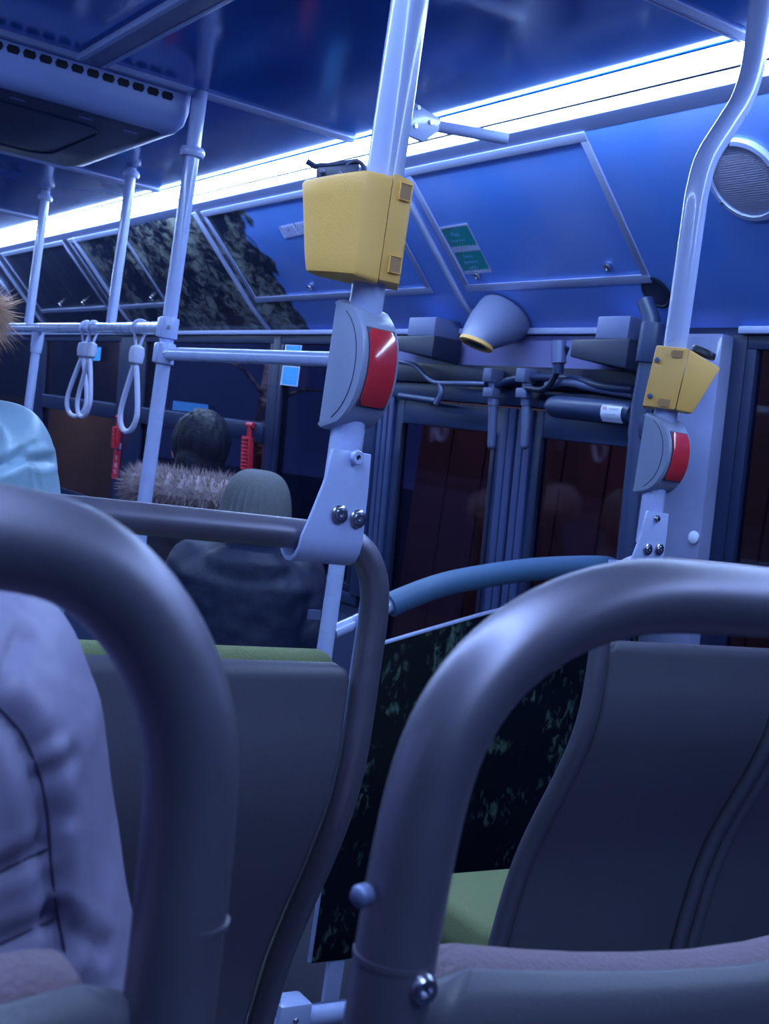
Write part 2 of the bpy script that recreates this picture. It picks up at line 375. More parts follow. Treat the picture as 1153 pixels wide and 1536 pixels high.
# stickers on the slanted covers
def slant_sticker(pts, m, t=.0008):
    return MB().hexa([Ps(*p, .0012) for p in pts], [Ps(*p, .0012+t) for p in pts])
def sticker_frame(pts, off=.0025):
    q = [Ps(*p, off) for p in pts]; xd = (q[1]-q[0]); yd = (q[0]-q[3]); return q, xd, yd
pts = [(656,341),(700,334),(738,408),(694,412)]
st = obj('wall_sticker', slant_sticker(pts, None), m_white)
tag(st, 'green and white safety sticker on the hatch cover beside its frame', 'sticker')
for pp in ([(660,343),(699,336.5),(716,369),(677,373)], [(680,378),(719,373.5),(735,405),(696,409)]):
    obj('green_field', MB().hexa([Ps(*p, .0022) for p in pp], [Ps(*p, .003) for p in pp]), m_green_st, st)
def teeth(p0, p1, n, dn):
    mb = MB()
    for i in range(n):
        a = [p0[j] + (p1[j]-p0[j])*i/n for j in (0,1)]; b_ = [p0[j] + (p1[j]-p0[j])*(i+1)/n for j in (0,1)]; m_ = [(a[j]+b_[j])/2 + dn[j] for j in (0,1)]
        mb.hexa([Ps(*p, .003) for p in (a,b_,m_)], [Ps(*p, .0036) for p in (a,b_,m_)])
    return mb
for a, b_, dn in (((660,343),(699,336.5),(2,3.5)), ((677,373),(716,369),(-2,-3)), ((680,378),(719,373.5),(2,3)), ((696,409),(735,405),(-1.5,-3))):
    obj('zigzag_edge', teeth(a, b_, 10, dn), m_white, st)
m_txt = mat('pale_print', (.25,.55,.95), .5)
q, xd, yd = sticker_frame(pts, .003); X_ = Vector((0,-1,0)); Y_ = on_slant(0,1)-on_slant(0,0)
for txt, px, py, sz in (('Multi', 684, 354.5, .020), ('(emergency exit)', 687, 362, .0105), ('Doors', 703, 386.5, .0165), ('emergency', 707, 394.5, .0155), ('switch', 711, 402.5, .0155)):
    lettering(txt, Ps(px, py, .0034), X_, Y_, sz, m_txt, st)
pts = [(417,340),(470,328),(474,347),(427,358)]
st = obj('wall_sticker', slant_sticker(pts, None), m_white)
tag(st, 'pale two-panel notice sticker on the cover left of the large yellow box', 'sticker')
for pp in ([(420,342),(438,338),(447,353),(428,356.5)], [(441,337),(468,331),(473,346),(449,351)]):
    obj('line_frame', MB().hexa([Ps(*p, .0022) for p in pp], [Ps(*p, .003) for p in pp]), mat('pale_blue_print', (.42,.48,.85), .5), st)
for px, py, t_, sz in ((426,351,'!',.05),(434,347,'LIFT\n____',.013),(447,346,'!',.05),(458,341,'HOLD\n____',.013)):
    lettering(t_, Ps(px, py, .0034), X_, Y_, sz, m_ink, st)

# ceiling ventilation unit hanging below the boards
vx0, vx1, vy0, vy1, vz = .30, 1.255, 3.165, 4.04, 1.957
t = thing('ventilation_unit', ((vx0+vx1)/2, 3.6, vz), 'wide grey ventilation unit with slotted rim hanging under the ceiling', 'vent')
def rr(x0, x1, y0, y1, r, z, n=5):
    out = []
    for cx_, cy_, a0 in ((x1-r,y0+r,-PI/2),(x1-r,y1-r,0),(x0+r,y1-r,PI/2),(x0+r,y0+r,PI)):
        for i in range(n+1):
            a = a0 + PI/2*i/n; out.append(Vector((cx_+r*math.cos(a), cy_+r*math.sin(a), z)))
    return out
obj('housing', MB().loft([rr(vx0,vx1,vy0,vy1,.03,2.071), rr(vx0,vx1,vy0,vy1,.03,2.02), rr(vx0+.006,vx1-.006,vy0+.006,vy1-.006,.035,1.985), rr(vx0+.02,vx1-.02,vy0+.02,vy1-.02,.04,1.965), rr(vx0+.045,vx1-.045,vy0+.045,vy1-.045,.04,vz)]), m_ceilbox, t, smooth_angle=50)
m_under = mat('unit_underside', (.02,.035,.12), .42)
obj('lower_cover', MB().loft([rr(vx0+.045,vx1-.045,vy0+.045,vy1-.03,.04,vz+.002), rr(vx0+.06,vx1-.06,vy0+.06,vy1-.05,.04,vz-.006)]), m_under, t)
obj('inner_ridge', MB().tube(rr(vx0+.17,vx1-.17,vy0+.16,vy1-.16,.09,vz-.006), .006, 8, closed=True), m_under, t)
x = vx1 - .075
while x > vx0 + .05:
    obj('slot', MB().hexa([Vector((x+a, vy0-.0015, 2.044+b_)) for a, b_ in ((-.017,0),(-.012,-.010),(.012,-.010),(.017,0),(.012,.010),(-.012,.010))], [Vector((x+a, vy0+.004, 2.044+b_)) for a, b_ in ((-.017,0),(-.012,-.010),(.012,-.010),(.017,0),(.012,.010),(-.012,.010))]), m_slot, t)
    x -= .041
for cx_, cy_ in ((.82,3.26),(1.0,3.26),(1.13,3.27),(.62,3.26)):
    obj('clip', MB().box((cx_-.02,cy_-.006,vz-.008),(cx_+.02,cy_+.006,vz)), m_ceilbox, t, bevel=.002)

# -------- right wall: rail, pillars, windows, door
def wbox(mb, y0, y1, z0, z1, o0, o1):                       # o: inward offset from wall plane
    return mb.hexa([Vector((wx(z0)-o1,y0,z0)),Vector((wx(z0)-o0,y0,z0)),Vector((wx(z0)-o0,y1,z0)),Vector((wx(z0)-o1,y1,z0))],
                   [Vector((wx(z1)-o1,y0,z1)),Vector((wx(z1)-o0,y0,z1)),Vector((wx(z1)-o0,y1,z1)),Vector((wx(z1)-o1,y1,z1))])
def wboxm(mb, y0, y1, z0, z1, o0, o1):
    k = len(mb.v); wbox(mb, y0, y1, z0, z1, o0, o1)
    for v in mb.v[k:]: v.x = mx_(v.x)
    return mb
zt = P(600, 498, X=2.295).z
obj('window_rail', wbox(MB(), 2.36, YF, zt-.010, zt+.008, .0, .022), m_alu, wall_r, bevel=.003)
obj('window_rail', wbox(MB(), YB, 2.08, zt-.010, zt+.008, .0, .022), m_alu, wall_r, bevel=.003)
obj('upper_fascia', wbox(MB(), YB, YF, zt-.03, 1.70, -.05, -.002), m_navyp, wall_r)
obj('upper_fascia', wboxm(MB(), YB, YF, zt-.03, 1.70, -.05, -.002), m_navyp, wall_l)
DY0, DY1 = 2.33, 3.68                                       # door opening
for a, b_ in ((YB, DY0-.04), (DY1+.06, YF)):
    obj('side_panel', wbox(MB(), a, b_, LOW, .62, -.05, 0), m_wall, wall_r)
    obj('sill', wbox(MB(), a, b_, .62, .66, -.05, .015), m_navyp, wall_r, bevel=.004)
obj('side_panel', wboxm(MB(), YB, YF, LOW, .62, -.05, 0), m_wall, wall_l)
obj('sill', wboxm(MB(), YB, YF, .62, .66, -.05, .015), m_navyp, wall_l, bevel=.004)
# pillar behind the door
pl = obj('door_pillar', wbox(MB(), 2.105, 2.285, .66, zt-.012, -.05, .045), m_pillar, wall_r, bevel=.012)
c = Pw(1041, 806, .045)
obj('plug', MB().lathe(c, (-1,0,0), [(0,.016),(.004,.016),(.007,.010),(.0075,.001)], 18), m_white, wall_r)
obj('pillar', wbox(MB(), DY1+.02, DY1+.10, .66, zt-.012, -.05, .02), m_navyp, wall_r, bevel=.006)
wins = [(YB+.05, 2.06, None), (3.80, 4.50, None), (4.56, 6.02, 1.19), (6.34, 7.72, 1.19), (7.95, 9.3, None)]
for n, (a, b_, tr) in enumerate(wins, 1):
    wn = sroot('window_%d' % n, (wx(1.1), (a+b_)/2, .66))
    obj('pane', wbox(MB(), a, b_, .66, zt-.02, -.012, -.006), m_glass, wn)
    fr = MB()
    for z0, z1, y0, y1 in ((.66,.69,a,b_),(zt-.045,zt-.012,a,b_),(.69,zt-.045,a,a+.03),(.69,zt-.045,b_-.03,b_)): wbox(fr, y0, y1, z0, z1, -.02, .006)
    obj('rubber_frame', fr, m_dkp, wn, bevel=.003)
    if tr:
        obj('transom', wbox(MB(), a+.03, b_-.03, tr-.04, tr+.035, -.02, .014), m_dkp, wn, bevel=.005)
        obj('handle_lip', wbox(MB(), a+.05, b_-.05, tr+.036, tr+.044, -.002, .014), m_aludk, wn)
for a, b_ in ((2.06,2.105),(4.50,4.56),(6.02,6.34),(7.72,7.95),(9.3,YF)):
    obj('pillar', wbox(MB(), a, b_, .66, zt-.012, -.05, .008), m_dkp, wall_r, bevel=.004)
for n, (a, b_) in enumerate(((YB+.05,.4),(.5,1.9),(2.0,3.4),(3.5,4.9),(5.0,6.4),(6.5,7.9),(8.0,9.4)), 6):
    wn = sroot('window_%d' % n, (mx_(wx(1.1)), (a+b_)/2, .66))
    obj('pane', wboxm(MB(), a, b_, .66, zt-.02, -.012, -.006), m_glass, wn)
    fr = MB()
    for z0, z1, y0, y1 in ((.66,.69,a,b_),(zt-.045,zt-.012,a,b_),(.69,zt-.045,a,a+.03),(.69,zt-.045,b_-.03,b_)): wboxm(fr, y0, y1, z0, z1, -.02, .006)
    obj('rubber_frame', fr, m_dkp, wn, bevel=.003)
    obj('pillar', wboxm(MB(), b_, b_+.1, .66, zt-.012, -.05, .008), m_dkp, wall_l, bevel=.004)
struct('wall_back', MB().box((-.62, YB-.05, LOW), (2.5, YB, 2.12)), m_wall)
wf = struct('wall_front', MB().box((-.62, YF, LOW), (2.5, YF+.05, 2.12)), m_wall)

# the passenger door
dr = sroot('door_1', (wx(.5), 3.0, LOW))
zd = 1.47
obj('header_plate', wbox(MB(), DY0-.04, DY1+.06, 1.505, zt-.014, -.03, .004), m_fascia, dr)
obj('header_beam', wbox(MB(), DY0-.04, DY1+.06, 1.44, 1.503, -.03, .03), m_black, dr, bevel=.006)
obj('header_rail', wbox(MB(), DY0, DY1, 1.385, 1.438, -.03, .018), m_navyp, dr, bevel=.01)
for (a, b_, ga, gb) in ((DY0, 2.895, 2.43, 2.80), (2.915, DY1, 3.03, 3.55)):
    lf = obj('door_leaf', (lambda m_: (wbox(m_, a, ga, LOW+.02, 1.38, -.025, .0), wbox(m_, gb, b_, LOW+.02, 1.38, -.025, .0), wbox(m_, ga, gb, LOW+.02, LOW+.16, -.025, 0), wbox(m_, ga, gb, 1.30, 1.38, -.025, 0), m_)[-1])(MB()), m_navyp, dr, bevel=.006)
    obj('glass_pane', wbox(MB(), ga, gb, LOW+.16, 1.30, -.014, -.008), m_glassd, lf)
    for y0, y1 in ((ga-.014, ga+.004), (gb-.004, gb+.014)):
        obj('pane_seal', wbox(MB(), y0, y1, LOW+.16, 1.30, -.01, .006), m_black, lf, bevel=.002)
m_seal = mat('pale_rubber_seal', (.035,.055,.17), .5, var=.2, vscale=5)
for y0 in (2.84, 2.875, 2.92, 2.955):
    obj('edge_seal', wbox(MB(), y0, y0+.03, LOW+.02, 1.38, .0, .012), m_seal, dr, bevel=.006)
for y0 in (3.60, 3.635, 3.67):
    obj('edge_seal', wbox(MB(), y0, y0+.026, LOW+.02, 1.40, .0, .014), m_seal, dr, bevel=.006)
# guide arms hanging at the top of each leaf
for px in (742, 792):
    a = Pw(px, 560, .05); b_ = Pw(px-2, 608, .05); e = Pw(px-5, 668, .05)
    o = obj('guide_arm', MB().tube([a, a.lerp(b_,.5), b_], .018, 14).tube([b_, e], [.015,.013], 14).ball(e, .013), m_aludk, dr)
    obj('knuckle', MB().box((a.x-.03, a.y-.022, a.z-.03), (a.x+.02, a.y+.022, a.z+.012)).box((a.x-.022, a.y-.03, a.z-.075),(a.x+.012, a.y+.02, a.z-.045)), m_aludk, dr, bevel=.006)
# drive boxes, levers and rods
def drive(pxl, pxr, ptop, pbot):
    a = Pw(pxl, ptop, .10); b_ = Pw(pxr, pbot, .10)
    y0, y1 = sorted((a.y, b_.y)); z1 = a.z; z0 = Pw(pxr, pbot, .10).z
    return y0, y1, z0, z1
for (pl_, pr_, pt, pb) in ((862, 952, 510, 556), (585, 660, 505, 538)):
    y0, y1, z0, z1 = drive(pl_, pr_, pt, pb)
    xw = wx(z1)
    obj('drive_box', MB().hexa([Vector(p) for p in ((xw-.13,y0,z0),(xw-.02,y0,z0-.01),(xw-.02,y1,z0+.03),(xw-.11,y1,z0+.03))], [Vector(p) for p in ((xw-.13,y0,z1),(xw-.02,y0,z1),(xw-.02,y1,z1),(xw-.11,y1,z1))]), m_black, dr, bevel=.005)
    obj('valve_block', MB().box((xw-.12, y0+.02, z1), (xw-.02, (y0+y1)/2+.02, z1+.06)), m_aludk, dr, bevel=.004)
def wt(name, pts, r, m, off=.06, n=5, seg=12, r2=None):
    return obj(name, MB().tube(smooth([Pw(x, y, o_) if len(p) == 3 else Pw(x, y, off) for p in pts for (x, y, *rest) in [p] for o_ in [rest[0] if rest else off]], n), r, seg), m, dr)
wt('lever', [(838,512),(838,545)], .021, m_aludk, .09)
wt('lever', [(838,543),(836,560)], .016, m_navyp, .09)
wt('link_rod', [(595,542,.07),(622,548,.07),(640,566,.07),(655,574,.07),(690,575,.07),(728,576,.06)], .0075, m_aludk)
wt('link_rod', [(660,574,.07),(662,590,.07),(654,606,.07)], .009, m_aludk)
wt('link_rod', [(600,594,.06),(655,602,.06)], .012, m_navyp)
wt('link_rod', [(850,520,.08),(832,565,.08),(815,584,.08),(790,582,.07)], .009, m_black)
wt('hose', [(735,585,.05),(760,572,.05),(800,566,.05),(860,569,.05),(900,580,.05),(950,584,.05)], .012, m_navyp, .05)
wt('hose', [(820,578,.05),(850,574,.06),(890,582,.05),(950,592,.04)], .011, m_aludk, .05)
a, b_ = Pw(824, 609, .11), Pw(948, 622, .11)
ac = obj('actuator', MB().tube([a, a.lerp(b_,.03), a.lerp(b_,.1), a.lerp(b_,.95), b_], [.015,.026,.031,.031,.022], 20).ball(a, .015), m_navyp, dr)
lb = MB(); d_ = (b_-a).normalized(); s_ = a.lerp(b_, .74); e_ = a.lerp(b_, .97); ang = [1.9, 2.2, 2.5, 2.8, 3.1]
v_ = []
for p in (s_, e_):
    for r_ in (.0316, .0322):
        v_.append([p + Vector((math.cos(t_)*r_, 0, math.sin(t_)*r_)) for t_ in [PI + .95, PI + .6, PI + .2, PI - .2, PI - .5]])
lb.loft([v_[0] + v_[1][::-1], v_[2] + v_[3][::-1]])
sb = obj('sticker', lb, m_white, ac, label='white maker label')
mid = s_.lerp(e_, .5) + Vector((-.0325, 0, 0))
lettering('RB', mid + Vector((0,.022,.004)), (0,-1,0), (0,0,1), .014, m_redl, ac, 'emblem')
lettering('automatic', mid + Vector((0,-.012,.005)), (0,-1,0), (0,0,1), .009, m_ink, ac)
lettering('door systems', mid + Vector((0,0,-.010)), (0,-1,0), (0,0,1), .008, m_ink, ac)
sh = [P(968,452,X=2.17), P(977,480,X=2.17), P(975,520,X=2.17), P(962,610,X=2.17), P(950,740,X=2.17), P(935,900,X=2.17), P(918,1050,X=2.17)]
obj('door_shaft', MB().tube(sh, [.022,.022,.022,.026,.026,.026,.026], 18), m_navyp, dr)
c = P(976,515,X=2.17)
obj('shaft_collar', MB().tube([c + Vector((0,0,.05)), c - Vector((0,0,.05))], .031, 20), m_navyp, dr, bevel=.003)
c = P(962,640,X=2.17)
obj('shaft_bracket', MB().box(c - Vector((.02,.03,.03)), c + Vector((.12,.03,.03))), m_navyp, dr, bevel=.01)
obj('shaft_hole', MB().lathe(on_slant(P(962,455,X=2.17).y-.01, -.02, .002), -Vector((SB[1]-SA[1], 0, SA[0]-SB[0])), [(0,.045),(.003,.047),(.004,.040),(.002,.038),(.001,.001)], 26), m_black, dr)

# hooded camera with yellow ring below the covers
c0 = P(765, 492, X=2.24); c1 = P(715, 500, X=2.12)
ax = (c1 - c0).normalized(); ax = Vector((-.72,.42,-.42)).normalized()
t = thing('surveillance_camera', c0, 'pale cone-shaped camera housing with yellow ring above the door', 'camera')
h0 = P(752, 492, X=2.235)
rings = []
tip = P(724, 508, X=2.07); fa = Vector((-.30,.05,-.95)).normalized()
def circ(c, n, r, seg=28, ry=None):
    n = Vector(n).normalized(); u = Vector((0,1,0)); u = (u - n*u.dot(n)).normalized(); v = n.cross(u)
    return [c + u*math.cos(2*PI*k/seg)*r + v*math.sin(2*PI*k/seg)*(ry or r) for k in range(seg)]
cA, cB = Vector((2.285,2.985,1.672)), P(715,513,X=2.12); nA, nB = Vector((-.6,0,-.8)), Vector((-.30,.05,-.95)).normalized()
rings = [circ(cA.lerp(cB, u_), nA.lerp(nB, u_**1.5), a_, ry=b2) for u_, a_, b2 in ((0,.100,.088),(.25,.100,.086),(.5,.092,.078),(.75,.076,.066),(.92,.061,.056),(1,.054,.050))]
obj('shell', MB().loft(rings), mat('camera_shell', (.13,.15,.28), .4), t, smooth_angle=60)
cc = P(715,513,X=2.12)
obj('yellow_ring', MB().loft([circ(cc, fa, .055, ry=.051), circ(cc+fa*.010, fa, .055, ry=.051), circ(cc+fa*.012, fa, .044, ry=.036), circ(cc+fa*.004, fa, .043, ry=.035)]), m_yellow, t)
obj('lens', MB().loft([circ(cc+fa*.002, fa, .044, ry=.036), circ(cc+fa*.010, fa, .034, ry=.028), circ(cc+fa*.014, fa, .012, ry=.01)]), m_black, t, smooth_angle=60)

# emergency hammers and stickers on the windows
def hammer(px, py0, py1, lab):
    t = thing('emergency_hammer', Pw(px, py1, .03), lab, 'hammer', None)
    a, b_ = Pw(px, py0, .02), Pw(px-2, py1, .02); n = 9; w_ = .035
    obj('holder', MB().hexa([Vector((p.x+dx, p.y+dy, p.z)) for p in (b_,) for dx, dy in ((-.014,-w_),(.012,-w_),(.012,w_),(-.014,w_))], [Vector((p.x+dx, p.y+dy, p.z)) for p in (a,) for dx, dy in ((-.014,-w_),(.012,-w_),(.012,w_),(-.014,w_))]), m_redl, t, bevel=.005)
    for i in range(n):
        p = a.lerp(b_, (i+.7)/n); obj('rib', MB().bar(p + Vector((-.018,-w_*.8,0)), p + Vector((-.018,w_*.5,0)), .010, .008), m_redl, t, bevel=.002)
    h = a + Vector((0,-.012,.05)); obj('hammer_head', MB().tube([h - Vector((0,0,.05)), h], .012, 10).tube([h - Vector((0,.03,0)), h + Vector((0,.03,0))], .013, 10), m_redl, t)
hammer(176, 640, 672, 'red emergency hammer left of the lower hand strap'); hammer(372, 655, 705, 'red emergency hammer above the grey knit cap')
def pane_sticker(pts, m, lab, texts=(), border=None, off=.010):
    mb = MB().hexa([Pw(*p, off) for p in pts], [Pw(*p, off+.001) for p in pts])
    o = tag(obj('window_sticker', mb, border or m), lab, 'sticker')
    if border:
        c = [sum(p[i] for p in pts)/4 for i in (0,1)]
        ip = [(c[0]+(p[0]-c[0])*.88, c[1]+(p[1]-c[1])*.9) for p in pts]
        obj('blue_field', MB().hexa([Pw(*p, off+.001) for p in ip], [Pw(*p, off+.0018) for p in ip]), m, o)
    for txt, px, py, sz in texts: lettering(txt, Pw(px, py, off+.0025), (0,-1,0), (.07,0,-1) if False else (-.07,0,1), sz, m_txt, o)
    return o
pane_sticker([(424,548),(450,550),(446,580),(420,577)], m_blue_st, 'light blue square notice on the window left of the stop button', (('Emergency', 435.5, 564.5, .014), ('hammer exit', 435, 570, .014)), m_white)
pane_sticker([(428,517),(453,518),(450,536),(426,534)], m_blue_st, 'blue sticker peeking out above the horizontal grab rail', (), m_white)
pane_sticker([(141,520),(152,521),(150,541),(139,541)], m_blue_st, 'small cyan sticker behind the double hand straps')
pane_sticker([(260,601),(312,607),(312,620),(258,615)], mat('deep_blue_sticker', (.02,.16,.45), .5), 'long dark blue sticker on the window bar right of the pole')
o = pane_sticker([(172,664),(183,665),(176,719),(167,718)], m_redl, 'narrow red and white strip label below the left hammer')
obj('blue_tip', MB().hexa([Pw(*p, .0115) for p in ((174,664),(182,665),(181,674),(173,673))], [Pw(*p, .0125) for p in ((174,664),(182,665),(181,674),(173,673))]), m_blue_st, o)
for y in (686, 697, 707): lettering('O' if y != 697 else 'HE', Pw(174-(y-690)*.1, y+4, .013), (0,-1,0), (-.07,0,1), .035, m_white, o)

# ================================================================== POLES AND RAILS
def pole(name, path, r, lab, group=None, seg=20):
    t = thing(name, path[0], lab, 'pole', group); return t
# --- near centre pole
YP = 1.20
base = P(516, 700, Y=YP); XP = .712
t_pole = thing('grab_pole', (XP, YP, 1.1), 'nearest pale grab pole carrying the large yellow box and stop button', 'pole')
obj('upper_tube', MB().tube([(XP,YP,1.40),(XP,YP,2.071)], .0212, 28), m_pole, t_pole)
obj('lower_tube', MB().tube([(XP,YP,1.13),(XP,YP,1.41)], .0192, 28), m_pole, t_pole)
obj('ceiling_flange', MB().lathe((XP,YP,2.071), (0,0,-1), [(0,.045),(.008,.045),(.012,.03),(.03,.026),(.031,.02)]), m_pole, t_pole)

def bracket(parent, cx_, cy_, zr, top, w0, w1, m):         # bent sheet from pole down around the seat rail
    rows = []; r = .0225
    prof = [(-.0235, top), (-.0245, top-.03), (-.025, (top+zr)/2+.01), (-.024, zr+.02)]
    a = PI
    prof += [(math.cos(PI + i*PI/7)*r*1.05, zr + math.sin(PI + i*PI/7)*r*1.25) for i in range(0, 8)]
    
    n = len(prof); rings = []
    for i, (y, z) in enumerate(prof):
        f_ = max(0, min(1, (top - z)/(top - zr)))
        hw0 = w0 + (w1[0]-w0)*f_**1.4; hw1 = w0*1.0 + (w1[1]-w0)*f_
        a_ = prof[max(0,i-1)]; b2 = prof[min(n-1,i+1)]; tx, tz = b2[0]-a_[0], b2[1]-a_[1]; L = math.hypot(tx, tz) or 1
        ny, nz = tz/L, -tx/L; th = .0028
        q = [(-hw0, th), (hw1, th), (hw1, -th), (-hw0, -th)]
        rings.append([Vector((cx_+u, cy_+y+ny*s, z+nz*s)) for u, s in q])
    o = obj('clamp_plate', MB().loft(rings), m, parent, smooth_angle=50, bevel=.0015)
    return o
SY = 1.182
zr = P(470, 803, Y=SY).z
bracket(t_pole, XP-.016, SY, zr, P(520, 676, Y=YP-.03).z, .0245, (.048, .030), m_pole)
def bolt(parent, c, n, r, m=m_bolt, name='bolt'):
    obj(name, MB().lathe(c, n, [(0,r),(.002,r*1.0),(.0035,r*.8),(.0035,r*.62),(.0055,r*.55),(.0055,r*.25),(.002,r*.22),(.002,r*.01)], 20), m, parent)
yb = SY - .0275
for px, py in ((508.5,771.5),(536,778)): bolt(t_pole, P(px, py, Y=yb), (0,-1,0), .0105)
c = P(534, 686, Y=yb-.002)
obj('washer', MB().lathe(c, (0,-1,0), [(0,.008),(.003,.0085),(.006,.007),(.006,.003),(.0,.003)], 18), m_pole, t_pole)

# --- validators
def validator(lab, origin, fwd_t, right_s, top_pts, bot_pts, seam, slots, screws, dark_top):
    # top_pts/bot_pts: footprint (s,t,z) with s to the right of the viewer's view, t towards the viewer
    t = thing('card_validator', origin, lab, 'box', None)
    o = Vector(origin)
    W = lambda s, q, z: o + right_s*s + fwd_t*q + Vector((0,0,z))
    return t, W
def footprint_loft(W, foot, zs, scale):
    return MB().loft([[W(s*k_[0] if s < 0 else s*k_[1], q, zf(s, q)) for s, q in foot] for k_, zf in zip(scale, zs)])
vc = P(577, 340, Y=YP); view = (Vector((vc.x, vc.y, 0))).normalized(); tt = -view; ss = Vector((view.y, -view.x, 0))
t, W = validator('large yellow card validator box clamped around the nearest grab pole', (XP, YP, vc.z), tt, ss, 0,0,0,0,0,0)
px2m = 1.39 / FPX
body = [(-.036,-.034),(-.075,-.022),(-.0905,-.002),(-.088,.006),(-.055,.030),(-.024,.045),(-.016,.046),(.0095,.037),(.0095,-.034)]
def body_ring(z0, sl, sr, tilt, shrink=1.0):
    out = []
    for s, q in body:
        s2 = s*sl if s < 0 else s
        out.append(W((s2 - .0)*1 , q*shrink, z0 + tilt*(s2+.09)))
    return out
# bottom rises to the left, top falls slightly to the left
def zt_(s): return .047 if s > -.024 else .047 + (s+.024)*.17
def zb_(s): return -.064 - (s+.024)*.10 if s > -.024 else -.064 - (s+.024)*.02
def ring(sl, kz, inset=0.0, xshift=0.):
    out = []
    for s, q in body:
        f_ = (1-kz)/2; s2 = (s*(1 - .19*(f_)) if s < -.02 else s)
        s2 = s2 * (1-inset); q2 = q*(1-inset)
        z = zt_(s)*(1-f_) + zb_(s)*f_
        out.append(W(s2, q2, z))
    return out
def shifted(r, dz): return [p + Vector((0,0,dz)) for p in r]
bd = obj('body', MB().loft([shifted(ring(1,-1,.06),-.0015), shifted(ring(1,-1,.02),.0), shifted(ring(1,-1,0),.004)] + [ring(1,k_) for k_ in (-.6,-.2,.2,.6)] + [shifted(ring(1,1,0),-.003), ring(1,1,.02), shifted(ring(1,1,.05),.001)]), m_yellow, t, smooth_angle=38, bevel=0)
plate = [(.0099,-.034),(.0099,.0367),(.030,.027),(.0335,.022),(.0335,-.034)]
mbp = MB().loft([[W(s, q, -.0655 + (s*.0)) for s, q in plate], [W(s, q, .054 - s*.18) for s, q in plate]])
obj('back_plate', mbp, m_yellow, t, bevel=.002)
m_slotb = mat('pocket_brown', (.45,.24,.10), .6)
for zc in (.034, -.046):
    a = W(.0185, .0345, zc); b_ = W(.0315, .0262, zc); n_ = (b_-a).cross(Vector((0,0,1))).normalized(); n_ = n_ if n_.dot(tt) > 0 else -n_
    fr = MB(); h = .009
    q4 = [a-Vector((0,0,h)), b_-Vector((0,0,h)), b_+Vector((0,0,h)), a+Vector((0,0,h))]
    obj('screw_pocket', MB().hexa([p + n_*.0002 for p in q4], [p + n_*.0012 for p in q4]), m_slotb, t)
    fr.tube([p + n_*.0012 for p in q4], .0010, 6, closed=True)
    obj('pocket_rim', fr, m_yellow, t)
# dark card reader on its far side
rd = MB().loft([[W(s, q, z) for s, q, z in r] for r in (
    [(-.075,-.03,.034),(-.032,-.03,.044),(-.032,-.012,.046),(-.075,-.012,.036)],
    [(-.078,-.034,.056),(-.030,-.034,.066),(-.030,-.014,.068),(-.078,-.014,.056)])])
obj('card_reader', rd, m_navyp, t, bevel=.003)
obj('reader_lip', MB().tube([W(-.090,-.02,.062), W(-.080,-.02,.058), W(-.06,-.02,.062), W(-.032,-.02,.071)], .0035, 8), m_navyp, t)
rg = [W(-.034 + math.cos(a)*.010, -.016, .060 + math.sin(a)*.010) for a in [i*2*PI/20 for i in range(20)]]
obj('reader_ring', MB().tube(rg, .0025, 8, closed=True), m_navyp, t)
for s in (-.070,-.05): bolt(t, W(s, -.012, .052), tt, .003)

# right validator
YR = 1.46
q_ = P(1012, 522, Y=YR); vr = P(1008, 571, Y=YR); view = Vector((vr.x, vr.y, 0)).normalized(); tt2 = -view; ss2 = Vector((view.y, -view.x, 0))
t, W = validator('smaller yellow validator box on the bent grab pole at right', (P(1003,575,Y=YR).x, YR, vr.z), tt2, ss2, 0,0,0,0,0,0)
k2 = .00109
fr_ = [(-.032,-.03),(-.032,.026),(.020,.034),(.020,-.03)]
mb = MB().loft([[W(s-.004, q, -.049) for s, q in fr_], [W(s+.003, q, .051) for s, q in fr_]])
obj('back_plate', mb, m_yellow, t, bevel=.003)
mb = MB().loft([[W(s, q, z) for s, q, z in r] for r in (
    [(.0170,-.028,-.049),(.0170,.033,-.049),(.044,.020,-.050),(.040,-.020,-.050)],
    [(.0235,-.028,.050),(.0235,.033,.050),(.0775,.008,.029),(.070,-.028,.029)])])
obj('body', mb, m_yellow, t, bevel=.003)
for px, py in ((985,540),(974.5,594)):
    c = P(px, py, Y=YR-.0); 
    rr_ = ray(px, py); pn = tt2; tpar = ((W(-.02,.0285,0) - CAM).dot(pn)) / rr_.dot(pn); bolt(t, CAM + rr_*tpar, pn, .0045, m_aludk, 'screw')
for zc, s0 in ((.040,.006),(-.040,-.003)):
    q8 = [(s0+a, b_) for a, b_ in ((-.010,-.003),(-.007,-.006),(.009,-.006),(.009,.006),(-.007,.006),(-.010,.003))]
    obj('screw_pocket', MB().hexa([W(s, .0318, zc+z) for s, z in q8], [W(s, .0338, zc+z) for s, z in q8]), m_slotb, t)
obj('card_reader', MB().loft([circ(W(.045,-.012,.047)+Vector((0,0,0)), Vector((0,0,1))+ss2*.35, .026, ry=.018), circ(W(.048,-.012,.058), Vector((0,0,1))+ss2*.35, .024, ry=.017)]), m_black, t, bevel=.003)

